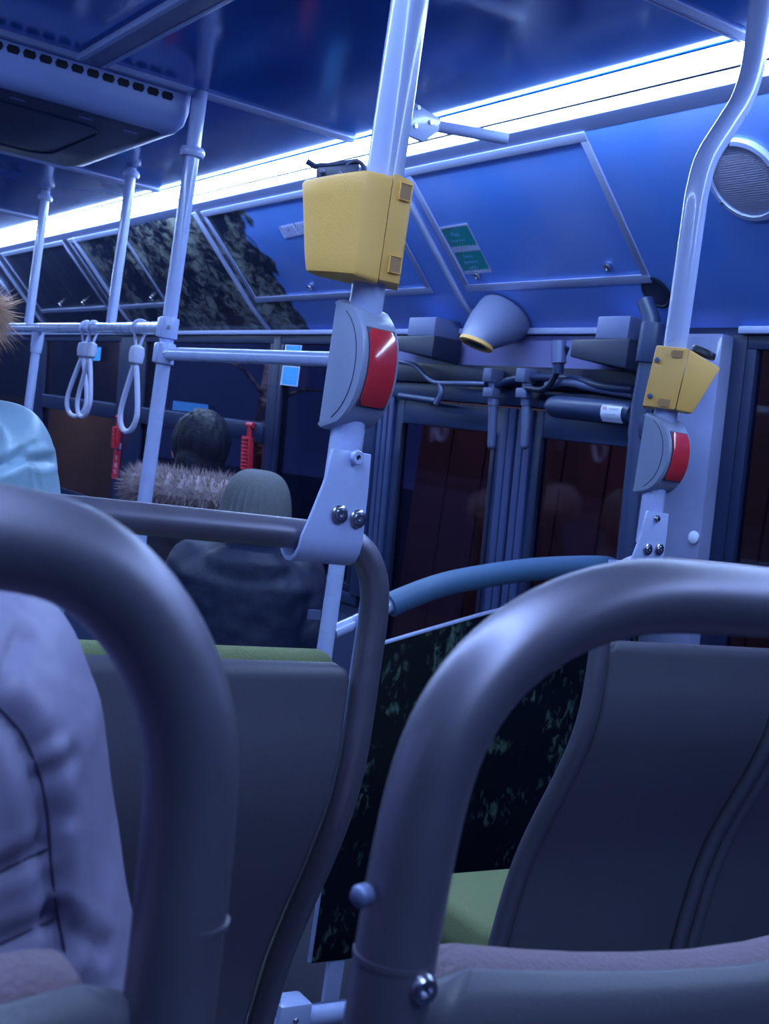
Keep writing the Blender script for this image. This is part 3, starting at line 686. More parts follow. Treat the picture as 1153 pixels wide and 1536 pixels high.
# --- stop buttons
def stop_button(lab, x, y, z, h, scl=1.0, ang=0.):
    t = thing('stop_button', (x, y, z-h/2), lab, 'button', None)
    fw = Vector((math.sin(ang), -math.cos(ang), 0)); sd = Vector((math.cos(ang), math.sin(ang), 0))
    n = 16
    def depth(u, out=0): return (-.016 + .061*math.sqrt(max(0, 1-abs(u)**2.1)))*scl + out      # u -1..1
    def side_arc(w_, ins=0., back=-.022): 
        pts = [(-1+2*i/n) for i in range(n+1)]
        return [(depth(u)-ins, u*(h/2-ins*.6)) for u in pts]
    W_ = lambda d, s, zz: Vector((x, y, z)) + fw*d + sd*s + Vector((0,0,zz))
    rings = []
    for s, ins in ((-.0265,.006),(-.0255,.002),(-.022,0),(.022,0),(.0255,.002),(.0265,.006)):
        s *= scl; a = side_arc(s, ins*1.2)
        rings.append([W_(d, s, zz) for d, zz in a] + [W_(-.0205*scl, s, h/2*.90), W_(-.0205*scl, s, -h/2*.90)])
    obj('casing', MB().loft(rings), m_grey, t, smooth_angle=35)
    for s in (-.0268, .0268):
        s *= scl
        a = [(depth(u)-.013*scl, u*(h/2)*.93) for u in [(-1+2*i/n) for i in range(1, n)]]
        obj('side_seam', MB().tube([W_(d, s, zz) for d, zz in a], .0006, 6), m_greyd, t)
    us = [-.58 + 1.16*i/14 for i in range(15)]; rg = []
    for u in us:
        e = .90 - .22*max(0, (abs(u)-.48)/.10)**2
        hw = .0205*scl*e; d0 = depth(u)
        rg.append([W_(d0-.004, -hw, u*h/2), W_(d0+.0030, -hw, u*h/2), W_(d0+.0046, -hw*.8, u*h/2), W_(d0+.0046, hw*.8, u*h/2), W_(d0+.0030, hw, u*h/2), W_(d0-.004, hw, u*h/2)])
    obj('red_key', MB().loft(rg), m_red, t, smooth_angle=45)
    us = [-.60 + 1.20*i/14 for i in range(15)]
    rg = [[W_(depth(u)-.004, -.0195*scl, u*h/2), W_(depth(u)+.0012, -.0195*scl, u*h/2), W_(depth(u)+.0012, .0195*scl, u*h/2), W_(depth(u)-.004, .0195*scl, u*h/2)] for u in us]
    obj('key_gap', MB().loft(rg), m_greyd, t)
    return t
zb1, zb0 = P(548,452,Y=YP-.01).z, P(520,648,Y=YP-.01).z
stop_button('grey stop button with long red key on the nearest grab pole', XP, YP, (zb1+zb0)/2, zb1-zb0, 1.0, .10)
zb1, zb0 = P(1003,623,Y=YR).z, P(985,744,Y=YR).z
stop_button('grey stop button with red key below the smaller yellow box', P(989.5,680,Y=YR).x, YR, (zb1+zb0)/2, zb1-zb0, 1.0, 0.)

# --- bent right pole
pp = [P(970,815,Y=YR), P(1012,522,Y=YR), P(1030,395,Y=YR), P(1039,330,Y=YR), P(1046,285,Y=YR), P(1060,237,Y=YR), P(1090,188,Y=YR), P(1112,152,Y=YR), P(1126,112,Y=YR), P(1134,66,Y=YR), P(1141,0,Y=YR), P(1143,-18,Y=YR)]
pp[-1] = Vector((pp[-2].x, YR, 2.071))
t = thing('grab_pole', (pp[0].x, YR, 1.1), 'pale grab pole with sideways bend carrying the smaller yellow box', 'pole')
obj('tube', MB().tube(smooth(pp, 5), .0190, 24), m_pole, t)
obj('ceiling_flange', MB().lathe(pp[-1], (0,0,-1), [(0,.045),(.008,.045),(.012,.03),(.02,.026),(.021,.02)]), m_pole, t)
zr2 = 1.075
bracket(t, P(969,800,Y=YR).x-.010, 1.456, zr2, P(985,768,Y=YR-.03).z, .0235, (.044,.028), m_pole)
c = P(984.5, 778, Y=1.4285); bolt(t, c, (0,-1,0), .006)
for px in (971, 988): bolt(t, P(px, 824, Y=1.4285), (0,-1,0), .0095)

# --- partition pole
XQ, YQ = P(495,920,Y=2.33).x, 2.33
t = thing('grab_pole', (XQ, YQ, LOW), 'pale pole behind the nearest grab pole at the edge of the printed partition', 'pole')
obj('tube', MB().tube([(XQ,YQ,LOW),(XQ,YQ,2.071)], .0185, 20), m_pole, t)
# triangular top clamp with rod to the roof edge
a = P(612,178,d=2.45); b_ = P(655,188,d=2.5)
za = P(618,180,Y=YQ).z
mb = MB().prism([(XQ-.01,YQ-.024,za+.035),(XQ-.01,YQ-.024,za-.04),(XQ+.05,YQ-.024,za-.045),(XQ+.085,YQ-.024,za-.012),(XQ+.085,YQ-.024,za+.015)], None, (0,.012,0))
obj('top_clamp', mb, m_pole, t, bevel=.002)
for dx, dz in ((.022,.022),(.022,-.018),(.06,0.0)): bolt(t, (XQ+dx, YQ-.024, za+dz), (0,-1,0), .006)
e_ = P(760, 208, z=1.932)
obj('top_rod', MB().tube([(XQ+.08,YQ-.01,za), Vector((XQ+.08,YQ-.01,za)).lerp(e_, .25), e_], [.013,.013,.0135], 14), m_pole, t)

# --- pole A and friends
YA = 3.13; XA = P(250,510,Y=YA).x
t = thing('grab_pole', (XA, YA, LOW), 'tall pale grab pole in front of the fur collar, right of the hand straps', 'pole')
obj('tube', MB().tube([(XA,YA,LOW),(XA,YA,2.071)], .0195, 20), m_pole, t)
zc = P(296,231,Y=YA).z
obj('collar', MB().lathe((XA,YA,zc), (0,0,1), [(-.012,.02),(-.012,.030),(-.004,.033),(.004,.033),(.012,.030),(.012,.02)], 20), m_pole, t)
zA = P(250,492,Y=YA).z; zA2 = P(250,531,Y=YA).z
for z_, nm in ((zA,'upper'),(zA2,'lower')):
    obj('rail_clamp', MB().lathe((XA,YA,z_), (0,0,1), [(-.028,.02),(-.028,.027),(.028,.027),(.028,.02)], 18).box((XA-.03,YA-.012,z_-.026),(XA-.018,YA+.012,z_+.026)), m_pole, t, bevel=.003)
    bolt(t, Vector((XA-.012,YA-.028,z_+.0)), (0,-1,0), .006)
XC, YC = P(43,485,d=5.2).x, P(43,485,d=5.2).y
XB_, YB_ = P(166,488,d=4.45).x, P(166,488,d=4.45).y
t = thing('grab_rail', (XA, YA, zA), 'long horizontal grab rail the hand straps hang from', 'rail')
zB = P(166,492,Y=YB_).z; zC = P(50,493,Y=YC).z
end = Vector((XC,YC,zC)) + (Vector((XC,YC,zC)) - Vector((XB_,YB_,zB)))*.9
obj('tube', MB().tube([(XA,YA+.02,zA),(XB_,YB_,zB),(XC,YC,zC),end], .0195, 18), m_pole, t)
for (x_, y_, z_, px, lab) in ((XB_, YB_, zB, 200, 'pale upper pole standing on the strap rail between the other two'), (XC, YC, zC, 72, 'far left pale upper pole standing on the strap rail near the fur hood')):
    t = thing('grab_pole', (x_, y_, z_), lab, 'pole')
    obj('tube', MB().tube([(x_,y_,z_+.018),(x_,y_,2.071)], .0185, 18), m_pole, t)
    zc = P(px, 262 if px == 200 else 298, Y=y_).z
    obj('collar', MB().lathe((x_,y_,zc), (0,0,1), [(-.012,.018),(-.012,.027),(-.004,.031),(.004,.031),(.012,.027),(.012,.018)], 18), m_pole, t)
c = P(58, 495, d=5.1)
t = thing('grab_pole', (c.x, c.y, LOW), 'lower pale pole under the strap rail beside the pale teal jacket', 'pole')
obj('tube', MB().tube([(c.x,c.y,LOW),(c.x,c.y,zC-.019)], .0185, 18), m_pole, t)
obj('tee_clamp', MB().lathe((c.x,c.y,zC-.02), (0,0,-1), [(0,.025),(.05,.025),(.085,.022),(.086,.018)], 18), m_pole, t)
t = thing('grab_rail', (XA, YA, zA2), 'shorter lower grab rail running towards the stop button', 'rail')
z_e = P(505,537,Y=2.5).z
obj('tube', MB().tube([(XA,YA-.02,zA2),(XQ,YQ+.02,P(535,538,Y=YQ).z)], .0175, 18), m_pole, t)
zk = P(535,538,Y=YQ).z
obj('end_clamp', MB().lathe((XQ,YQ,zk), (0,0,1), [(-.028,.019),(-.028,.026),(.028,.026),(.028,.019)], 18), m_pole, t)

# hand straps
RAILP = [Vector((XA,YA,zA)), Vector((XB_,YB_,zB)), Vector((XC,YC,zC))]
def strap(px, lab, turn=0., k_=.92):
    best = min(((abs(prj(a.lerp(b_, i/100))[0]-px), a.lerp(b_, i/100), a, b_) for a, b_ in zip(RAILP, RAILP[1:]) for i in range(101)), key=lambda q: q[0])
    c, pa, pb = best[1:]; t = thing('hand_strap', c, lab, 'strap', None)
    
    loop = [(0,-.115),(.008,-.13),(.030,-.20),(.046,-.262),(.047,-.30),(.030,-.333),(0,-.345),(-.030,-.333),(-.047,-.30),(-.046,-.262),(-.030,-.20),(-.008,-.13)]
    dv = (pb-pa).normalized(); dv = Vector((dv.x*math.cos(turn)-dv.y*math.sin(turn), dv.x*math.sin(turn)+dv.y*math.cos(turn), 0))
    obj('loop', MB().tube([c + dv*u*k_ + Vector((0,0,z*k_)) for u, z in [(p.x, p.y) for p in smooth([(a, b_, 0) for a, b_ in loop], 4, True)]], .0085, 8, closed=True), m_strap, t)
    obj('buckle', MB().lathe(c + Vector((0,0,-.052)), (0,0,-1), [(0,.008),(.008,.021),(.03,.024),(.055,.021),(.064,.010)], 16), m_strap, t)
    n_ = (pb-pa).normalized(); e1 = Vector((0,0,1)); e2 = n_.cross(e1)
    hk = [c + (e1*math.cos(a)+e2*math.sin(a))*.0245 for a in [-2.5 + 5.0*i/14 for i in range(15)]]
    obj('hook', MB().tube([c + Vector((0,0,-.056)) + e2*-.006] + hk + [c + Vector((0,0,-.056)) + e2*.006], .005, 8), m_strap, t)
strap(129, 'left one of the two touching hand straps on the rail', .5, .98)
strap(140, 'right one of the two touching hand straps on the rail', .15, .97)
strap(210, 'single hand strap hanging nearest to the tall pole', .45, .93)

# --- printed partition panel, its top rail
PYL = 2.30
xl = P(537, 970, Y=PYL).x
edge = [P(537,985,Y=PYL), P(556,973,Y=PYL), P(600,960,Y=PYL), P(672,939,Y=PYL), P(760,915,Y=PYL), P(860,900,Y=PYL)]
xr = 2.36
top = [(xl, .86)] + [(p.x, p.z) for p in smooth(edge[1:], 3)] + [(xr, .99)]
t = thing('partition_panel', (1.9, PYL, LOW), 'dark partition panel printed with grass behind the nearer seats', 'partition')
poly = [(xl+.0, .02)] + top + [(xr, .02)]
obj('panel', MB().prism([Vector((x_, PYL, z_)) for x_, z_ in poly], None, (0,.018,0)), m_grass, t)
obj('edge_trim', MB().tube([Vector((x_, PYL+.009, z_)) for x_, z_ in smooth([(a,b_,0) for a,b_ in top], 1) and [(xl,.02)] + top], .0065, 8), m_alu, t)
obj('mounting_leg', MB().box((xl+.05,PYL+.002,LOW),(xl+.09,PYL+.016,.03)).box((xr-.12,PYL+.002,LOW),(xr-.08,PYL+.016,.03)), m_pole, t)
t = thing('padded_handrail', P(505,945,Y=2.33), 'curved handrail with dark blue rubber sleeve across the door well', 'rail')
YH = 2.33
hp = smooth([P(500,948,Y=YH), P(540,930,Y=YH), P(575,912,Y=YH), P(640,885,Y=YH), P(700,869,Y=YH), P(800,854,Y=YH), P(900,850,Y=YH), Vector((2.25,YH,P(900,850,Y=YH).z-.01))], 6)
kk = [p for p in hp if p.x <= P(583,908,Y=YH).x]
obj('steel_end', MB().tube(hp[:len(kk)+1], .0165, 16), m_pole, t)
obj('rubber_sleeve', MB().tube(hp[len(kk):], .0285, 20), m_rubber, t)

# small pole foot and wheel-box bar low behind the left seat
c = P(405,1505,d=2.2)
t = thing('floor_rail', (P(470,1520,Y=1.9).x, 1.9, .1), 'low pale tube frame near the floor between the seat rows', 'rail')
a = P(400,1530,Y=1.95); b_ = P(560,1512,Y=1.95)
obj('cross_tube', MB().tube([a, a.lerp(b_,.5)+Vector((0,0,-.002)), b_, b_+Vector((.3,0,0))], .020, 16), m_pole, t)
obj('post', MB().tube([P(428,1390,Y=1.95), P(405,1520,Y=1.95), Vector((a.x, 1.95, .0))], .016, 14), m_pole, t)
j = P(432,1520,Y=1.95)
obj('joint_clamp', MB().box(j - Vector((.035,.03,.03)), j + Vector((.035,.03,.03))), m_pole, t, bevel=.008)
bolt(t, j + Vector((0,-.03,0)), (0,-1,0), .006)
obj('far_post', MB().tube([b_+Vector((.3,0,0)), Vector((b_.x+.3, 1.95, 0))], .02, 14), m_pole, t)

# ================================================================== SEATS
PROF = [(.0,.02),(.0,-.05),(-.002,-.10),(.006,-.16),(.036,-.24),(.072,-.32),(.105,-.40),(.125,-.49),(.135,-.56)]   # (dy, dz) below shell top
def prof_at(dz):
    for (a, b_), (c, d) in zip(PROF, PROF[1:]):
        if b_ >= dz >= d: return a + (c-a)*(b_-dz)/(b_-d)
    return PROF[-1][0] + .012*min(1, (-.56-dz)/.1) if dz < 0 else 0
def rrect(hw, hd, n=4, r=None, wide=0):
    r = r or hd*.95; out = []
    for sx_, sy_, a0 in ((1,1,0),(-1,1,PI/2),(-1,-1,PI),(1,-1,3*PI/2)):
        for i in range(n+1):
            a = a0 + PI/2*i/n; out.append((sx_*(hw-r) + r*math.cos(a), sy_*(hd-r) + r*math.sin(a)))
        if wide and a0 in (0, PI):
            for k_ in range(1, wide): out.append((sx_*(hw-r)*(1-2*k_/wide), sy_*hd))
    return out
def slab(cx_, hw, y0, z0, ztop, zbot, dy, hd, corner=.03, steps=22, taper=0., dip=None):
    rings = []
    for i in range(steps+1):
        u = i/steps; z = ztop + (zbot-ztop)*(u**1.5)
        e = ztop - z; ins = 0 if e > corner else corner - math.sqrt(max(0, corner**2 - (corner-e)**2))
        hd_ = hd if e > hd else max(.15*hd, math.sqrt(max(0, hd**2 - (hd-e)**2)))
        y = y0 + dy + prof_at(z - z0)
        rings.append([Vector((cx_+a, y+b_, z + ((1-u)**2*(dip[0] + (dip[1]-dip[0])*min(1, abs(a/hw))**1.6) if dip else 0))) for a, b_ in rrect(max(hw-ins-taper*u, .02), hd_, wide=9 if dip else 0)])
    c0 = [Vector((p.x, (p.y - (y0 + dy))*.02 + y0 + dy, p.z + .0004)) for p in rings[0]]
    return MB().loft([c0] + rings + [[Vector((p.x, y, p.z)) for p in rings[-1]]], cap=False)
def relax(p, it=14):
    p = [Vector(q) for q in p]
    for _ in range(it): p = [p[0]] + [(p[i-1] + p[i]*2 + p[i+1])/4 for i in range(1, len(p)-1)] + [p[-1]]
    return p
def seat(lab, x0, x1, y0, zshell, zloop, floor, cornerL=None, cornerR=None, up=m_green, uph=.022, r=.0165, shell_label=None, tube=True, joint=None, dip=None, cdip=None, sx=0., cup=0., cdy=.024, chd=.013, cz=0., clen=.21):
    t = thing('bus_seat', ((x0+x1)/2, y0+.25, floor), lab, 'seat')
    cx_ = (x0+x1)/2
    avg = [(.0,.155),(.002,.09),(.008,.057),(.030,.022),(.064,.004),(.105,0)]
    cl = cornerL or avg; cr = cornerR or avg
    def down(x, sgn):
        return [Vector((x, y0 + prof_at(dz), zshell+dz)) for dz in (-.02,-.08,-.13,-.18,-.24,-.30,-.36,-.42,-.50,-.58,-.66)]
    L = down(x0,-1)[::-1] + [Vector((x0+dx, y0, zloop-dz)) for dx, dz in cl if zloop-dz > zshell+.0]
    Rr = [Vector((x1-dx, y0, zloop-dz)) for dx, dz in cr[::-1] if zloop-dz > zshell+.0] + down(x1,1)
    path = relax(smooth(L + [Vector((cx_-.06, y0, zloop)), Vector((cx_, y0, zloop)), Vector((cx_+.06, y0, zloop))] + Rr, 5))
    if tube:
        obj('grab_loop', MB().tube(path, r, 26), m_steel, t)
        jz = zshell + (.02 if joint is None else joint)
        for x_ in (x0, x1):
            obj('joint_ring', MB().tube([Vector((x_,y0,jz-.0012)), Vector((x_,y0,jz+.0012))], r*1.012, 26), m_steel, t)
    hw = (x1-x0)/2 - r - .003
    obj('back_shell', slab(cx_+sx, hw, y0, zshell, zshell, zshell-.70, .004, .010, corner=.022, dip=dip), m_shell, t, smooth_angle=60)
    obj('backrest_cushion', slab(cx_+sx, hw-.012, y0, zshell, zshell+uph, zshell-.44, cdy, chd, corner=.022, dip=cdip), up, t, smooth_angle=60)
    yb = y0 + prof_at(-.5); zc = zshell - .50 - cz
    rings = [[Vector((cx_+a*k_, yb+.03+clen+b_*k_*1.0, z)) for a, b_ in rrect(hw, clen, r=.05)] for k_, z in ((.93,zc-.055),(.99,zc-.045),(1,zc-.02),(1,zc+.01),(.97,zc+.028),(.9,zc+.035))]
    obj('seat_cushion', MB().loft(rings), up, t, smooth_angle=60)
    obj('under_frame', MB().box((x0+.02,yb-.02,zc-.09),(x1-.02,yb+.38,zc-.058)), m_shell, t, bevel=.008)
    for x_ in (x0+.06, x1-.06): obj('leg', MB().bar((x_,yb+.12,floor),(x_,yb+.15,zc-.09), .04, .08, (0,1,0)), m_steel, t, bevel=.006)
    return t
zs_l = P(400, 992, Y=SY).z; zl_l = P(320, 790, Y=SY).z
farcorner = [(.0,.13),(.000,.075),(.008,.040),(.024,.016),(.045,.003),(.075,.0)]
seat('grey seat back whose grab loop meets the nearest pole clamp', .300, .772, SY, zs_l, zr+.0, 0., farcorner, farcorner, m_green, .011, r=.0170, joint=.012)
YN = .38
zs_n = P(900, 1466, Y=YN).z
zn = 1.155
nearR = [(.0,.155),(.002,.09),(.010,.056),(.034,.024),(.082,.004),(.118,.0)]
seat('large foreground seat on the right with wide grey tube loop', .281, .755, YN, zs_n, zn, .06, nearR, nearR, m_mauve, .004, joint=.022, dip=(-.008,.013), cdip=(-.017,.008), cdy=.030, chd=.016)
seat('foreground seat on the left holding the person in the lilac jacket', -.283, .187, YN, P(80,1512,Y=YN).z-.003, zn+.002, .06, None, [(.0,.155),(.002,.09),(.007,.058),(.026,.024),(.054,.004),(.080,0)], m_mauve, .006, joint=.03, dip=(-.010,.011), cdip=(-.010,.006), sx=.011, cdy=.030, chd=.016)
zs_r = P(1000, 966, Y=1.455).z
seat('far right seat back beside the aisle, framed by the foreground loop', 1.395, 1.855, 1.458, zs_r, zr2, -.04, farcorner, farcorner, m_green, -.004, cz=.10, clen=.15, joint=.012)
seat('window seat back at the far lower right edge', 1.893, 2.275, 1.458, zs_r, zr2, -.04, farcorner, farcorner, m_green, -.004, cz=.10, clen=.15, joint=.012)
seat('dark seat below the pale teal jacket', .17, .56, 1.93, P(105,870,Y=1.93).z+.02, 1.1, .0, None, None, m_shell, .0, r=.014, tube=False)
seat('window-side seat of the far left row', -.26, .245, SY, zs_l, zr, 0., farcorner, farcorner, m_green, .011, r=.0170, joint=.012)
# screws on the foreground right tube
ts = [o for o in col.objects if o.name.startswith('bus_seat') and 'large foreground' in o.get('label','')][0]
c = P(634, 1484, Y=YN-.0165)
obj('tube_screw', MB().lathe(c + Vector((0,.004,0)), (0,-1,0), [(0,.0062),(.005,.0062),(.007,.005),(.007,.0028),(.004,.0025),(.004,.001)], 22), m_bolt, ts)
c = P(543, 1340, Y=YN-.002)
obj('side_knob', MB().lathe(P(549,1342,Y=YN), (-1,-.3,0), [(0,.0045),(.004,.0045),(.006,.003),(.0065,.001)], 20), m_aludk, ts)

# ================================================================== PEOPLE
def remesh(mb, voxel, name, material, parent, smooth_it=3, disp=None):
    me = bpy.data.meshes.new('tmp'); me.from_pydata(mb.v, [], mb.f)
    bm = bmesh.new(); bm.from_mesh(me); bmesh.ops.recalc_face_normals(bm, faces=bm.faces); bm.to_mesh(me); bm.free()
    o = bpy.data.objects.new('tmp', me); col.objects.link(o)
    m_ = o.modifiers.new('r', 'REMESH'); m_.mode = 'VOXEL'; m_.voxel_size = voxel
    s_ = o.modifiers.new('s', 'SMOOTH'); s_.iterations = smooth_it; s_.factor = .5
    dg = bpy.context.evaluated_depsgraph_get(); m2 = bpy.data.meshes.new_from_object(o.evaluated_get(dg))
    bpy.data.objects.remove(o)
    if disp:
        ns = [v.normal.copy() for v in m2.vertices]
        for v, n_ in zip(m2.vertices, ns): v.co += n_ * disp(v.co)
    org = ORG[parent.name]
    for v in m2.vertices: v.co -= org
    m2.name = name; m2.materials.clear(); m2.materials.append(material)
    m2.polygons.foreach_set('use_smooth', [True]*len(m2.polygons))
    return link(name, m2, org.copy(), parent)
from mathutils.bvhtree import BVHTree
m_seam_shade = mat('seam_crease_shade', (.05,.045,.10), .8)  # dark colour stands in for shade in the jacket's seam creases
def seam_points(j, ln, n=8):
    og = ORG[j.name]; bv = BVHTree.FromPolygons([v.co + og for v in j.data.vertices], [p.vertices[:] for p in j.data.polygons]); pts = []
    for a, b2 in zip(ln, ln[1:]):
        for i in range(n + 1):
            px, py = a[0] + (b2[0]-a[0])*i/n, a[1] + (b2[1]-a[1])*i/n; h = bv.ray_cast(CAM, ray(px, py).normalized())
            if h[0] is not None and (not pts or (h[0]-pts[-1]).length > 1e-4): pts.append(h[0])
    return pts
def carve(j, seams):
    og = ORG[j.name]; lines = [(seam_points(j, ln), w__, dp) for ln, w__, dp in seams]
    from mathutils.kdtree import KDTree
    kd = KDTree(len(j.data.vertices))
    for i, v in enumerate(j.data.vertices): kd.insert(v.co + og, i)
    kd.balance(); off = {}
    for pts, w__, dp in lines:
        best = {}
        for a, b2 in zip(pts, pts[1:]):
            if (b2-a).length > .05: continue
            for t_ in (0, .25, .5, .75):
                for co, i, d_ in kd.find_range(a.lerp(b2, t_), w__*4): best[i] = min(best.get(i, 9), d_)
        for i, d_ in best.items(): off[i] = max(off.get(i, -1), dp*math.exp(-(d_/w__)**1.2)) if False else off.get(i, 0) + dp*(math.exp(-(d_/w__)**1.2) - .22*math.exp(-((d_-w__*2.4)/w__)**2))
    ns = {i: j.data.vertices[i].normal.copy() for i in off}
    for i, o_ in off.items(): j.data.vertices[i].co -= ns[i]*o_
def shade_seams(root, lines, r0, m):
    j = [c for c in root.children if c.name.startswith('jacket')][0]
    for ln in lines:
        pts = seam_points(j, ln, 6)
        if len(pts) > 4: obj('seam', MB().tube(relax(pts, 3), [r0*.4] + [r0]*(len(pts)-2) + [r0*.3], 6), m, root)
def person(loc, s, seated, yaw, lab, jacket, jac_quilt, trousers, hood=None, hair=True, hat=None, jvox=.009, puff=1.0, seams=()):
    root = thing('person', loc, lab, 'person')
    Rz = Matrix.Rotation(yaw, 3, 'Z'); org = Vector(loc)
    def T(p): return org + Rz @ (Vector(p) * s)
    dz = -.45 if seated else 0.
    def ell(c, a, b_, n=20, p_=2.4):
        return [T((c[0] + a*math.copysign(abs(math.cos(t))**(2/p_), math.cos(t)), c[1] + b_*math.copysign(abs(math.sin(t))**(2/p_), math.sin(t)), c[2])) for t in [2*PI*i/n for i in range(n)]]
    def limb(mb, pts, rs, pleat=0., seg=14, n=6):
        pts = [Vector(p) for p in pts]; sp = smooth(pts, n); m = len(sp)
        r_ = []
        for i in range(m):
            u = i/(m-1)*(len(rs)-1); k_ = min(int(u), len(rs)-2); r0 = rs[k_] + (rs[k_+1]-rs[k_])*(u-k_)
            if pleat: r0 *= 1 - pleat + pleat*1.6*abs(math.sin(PI*u*2.0))**.6
            r_.append(r0*s)
        mb.tube([T(p) for p in sp], r_, seg); mb.ball(T(pts[0]), r_[0]*.98); mb.ball(T(pts[-1]), r_[-1]*.98)
    sh = 1.36+dz
    if seated:
        arms = {sx: [(sx*.175,0,sh), (sx*.235,.03,sh-.27), (sx*.17,.24,sh-.36)] for sx in (-1,1)}
        legs = {sx: [(sx*.09,.02,.50), (sx*.11,.42,.52), (sx*.11,.40,.10)] for sx in (-1,1)}
    else:
        arms = {sx: [(sx*.175,0,sh), (sx*.225,-.01,sh-.27), (sx*.20,.12,sh-.50)] for sx in (-1,1)}
        legs = {sx: [(sx*.09,0,.90), (sx*.095,.02,.50), (sx*.10,0,.09)] for sx in (-1,1)}
    hc = (0,.02,1.53+dz)
    b = MB()
    tor = [(.86,.14,.09),(.95,.14,.095),(1.05,.125,.085),(1.18,.135,.09),(1.30,.13,.085),(1.36,.09,.065),(1.41,.055,.055)]
    b.loft([ell((0,0,z+dz), a, c_) for z, a, c_ in tor])
    limb(b, [(0,.0,1.38+dz),(0,.012,1.47+dz)], [.058,.055])
    # head: skull, jaw, nose, ears
    b.ball(T((0,.0,1.555+dz)), .098*s, 20, 14, (.80,1.0,1.08)); b.ball(T((0,.035,1.495+dz)), .068*s, 16, 10, (.85,.95,1.05))
    fy = Rz @ Vector((0,1,0)); fx = Rz @ Vector((1,0,0))
    limb(b, [(0,.098,1.56+dz),(0,.118,1.525+dz)], [.010,.015], n=2, seg=8); limb(b, [(-.022,.093,1.487+dz),(.022,.093,1.487+dz)], [.009,.009], n=2, seg=8)
    for sx in (-1,1): b.ball(T((sx*.083,.0,1.535+dz)), .026*s, 10, 8, (.4,.7,1.1))
    for sx in (-1,1):
        limb(b, [Vector(arms[sx][0]) + Vector((-sx*.015,0,-.03))] + list(arms[sx][1:]), [.046,.040,.028]); limb(b, legs[sx], [.085,.058,.042])
        a = Vector(legs[sx][-1]); limb(b, [a + Vector((0,-.03,-.04)), a + Vector((0,.14,-.05))], [.038,.030], n=3)
        # hand with five fingers
        e, w_ = Vector(arms[sx][1]), Vector(arms[sx][2]); d_ = (w_-e).normalized(); up = Vector((0,0,1)) if abs(d_.z) < .7 else Vector((0,1,0)); lat = d_.cross(up).normalized(); nn = lat.cross(d_)
        palm = w_ + d_*.055; limb(b, [w_, w_ + d_*.04, palm + d_*.02], [.027,.032,.030], n=3)
        for i, (o_, L_) in enumerate(((-.028,.062),(-.010,.075),(.010,.070),(.028,.055))):
            k0 = palm + d_*.02 + lat*o_; limb(b, [k0, k0 + d_*L_*.5 - nn*.010, k0 + d_*L_*.85 - nn*.035], [.0095,.009,.008], n=3, seg=8)
        k0 = w_ + d_*.02 + lat*(-sx)*.028; limb(b, [k0, k0 + d_*.035 + lat*(-sx)*.025, k0 + d_*.065 + lat*(-sx)*.026], [.013,.011,.009], n=3, seg=8)
    remesh(b, .0075, 'body', m_skin, root, 2)
    for sx in (-1,1):
        obj('eye', MB().ball(T((sx*.031,.089,1.56+dz)), .0125*s, 12, 8), m_eye, root)
    # trousers and shoes
    b = MB(); b.loft([ell((0,0,z+dz), a, c_) for z, a, c_ in ((.84,.165,.115),(.93,.165,.12),(1.02,.15,.11))])
    for sx in (-1,1): limb(b, legs[sx], [.098,.075,.060])
    remesh(b, .012, 'trousers', trousers, root, 3)
    for sx in (-1,1):
        a = Vector(legs[sx][-1]); sm = MB(); limb(sm, [a + Vector((0,-.035,-.045)), a + Vector((0,.05,-.05)), a + Vector((0,.15,-.055))], [.045,.046,.036], n=3)
        limb(sm, [a + Vector((0,-.01,.02)), a + Vector((0,-.01,-.04))], [.052,.05], n=2); remesh(sm, .012, 'shoe', m_black, root, 2)
    # jacket
    b = MB(); nq = 40; z0, z1 = .80+dz, 1.43+dz
    rings = []
    for i in range(nq+1):
        u = i/nq; z = z0 + (z1-z0)*u
        a = .205 - .01*math.sin(u*PI) if u < .80 else .205 - .125*((u-.80)/.20)**1.6
        c_ = .150 if u < .80 else .150 - .06*((u-.80)/.20)
        if jac_quilt: 
            k_ = 1 - .11 + .13*abs(math.sin(PI*z/.115))**.5; a *= k_; c_ *= k_
        rings.append(ell((0,-.005,z), a*puff, c_*puff, 28))
    b.loft(rings)
    for sx in (-1,1):
        A = [Vector(p) for p in arms[sx]]; A[0] = A[0] + Vector((-sx*.01,0,-.03)); limb(b, A, [.083*puff,.072*puff,.058*puff], .07 if jac_quilt else (0 if seams else .03), 18, 10)
    limb(b, [(0,-.01,1.36+dz),(0,.0,1.45+dz)], [.100,.084])
    if hood == 'back':
        b.loft([[T((math.cos(t)*a*1.0, -.095 + math.sin(t)*c_, 1.33+dz+zz)) for t in [2*PI*i/20 for i in range(20)]] for zz, a, c_ in ((-.10,.07,.03),(-.07,.135,.06),(-.01,.155,.08),(.05,.14,.085),(.085,.09,.06))])
    if hood == 'up':
        b.ball(T((0,-.03,1.53+dz)), .145*s, 20, 14, (.95,1.0,1.12))
    def nz(co):
        v = (.002 if seams else .006)*s*noise.noise(co*9) + (.002 if seams else .004)*s*noise.noise(co*22)
        return v
    jk = remesh(b, jvox, 'jacket', jacket, root, 45 if seams else 2, nz)
    if seams: carve(jk, seams)
    if hair:
        h_ = MB(); h_.ball(T((0,-.018,1.575+dz)), .112*s, 24, 16, (.88,.98,1.02)); h_.ball(T((0,-.055,1.50+dz)), .088*s, 18, 12, (.95,.7,1.1))
        remesh(h_, .008, 'hair', m_hair, root, 2, lambda co: .006*noise.noise(Vector((co.x*70, co.y*70, co.z*8))))
    return root, T
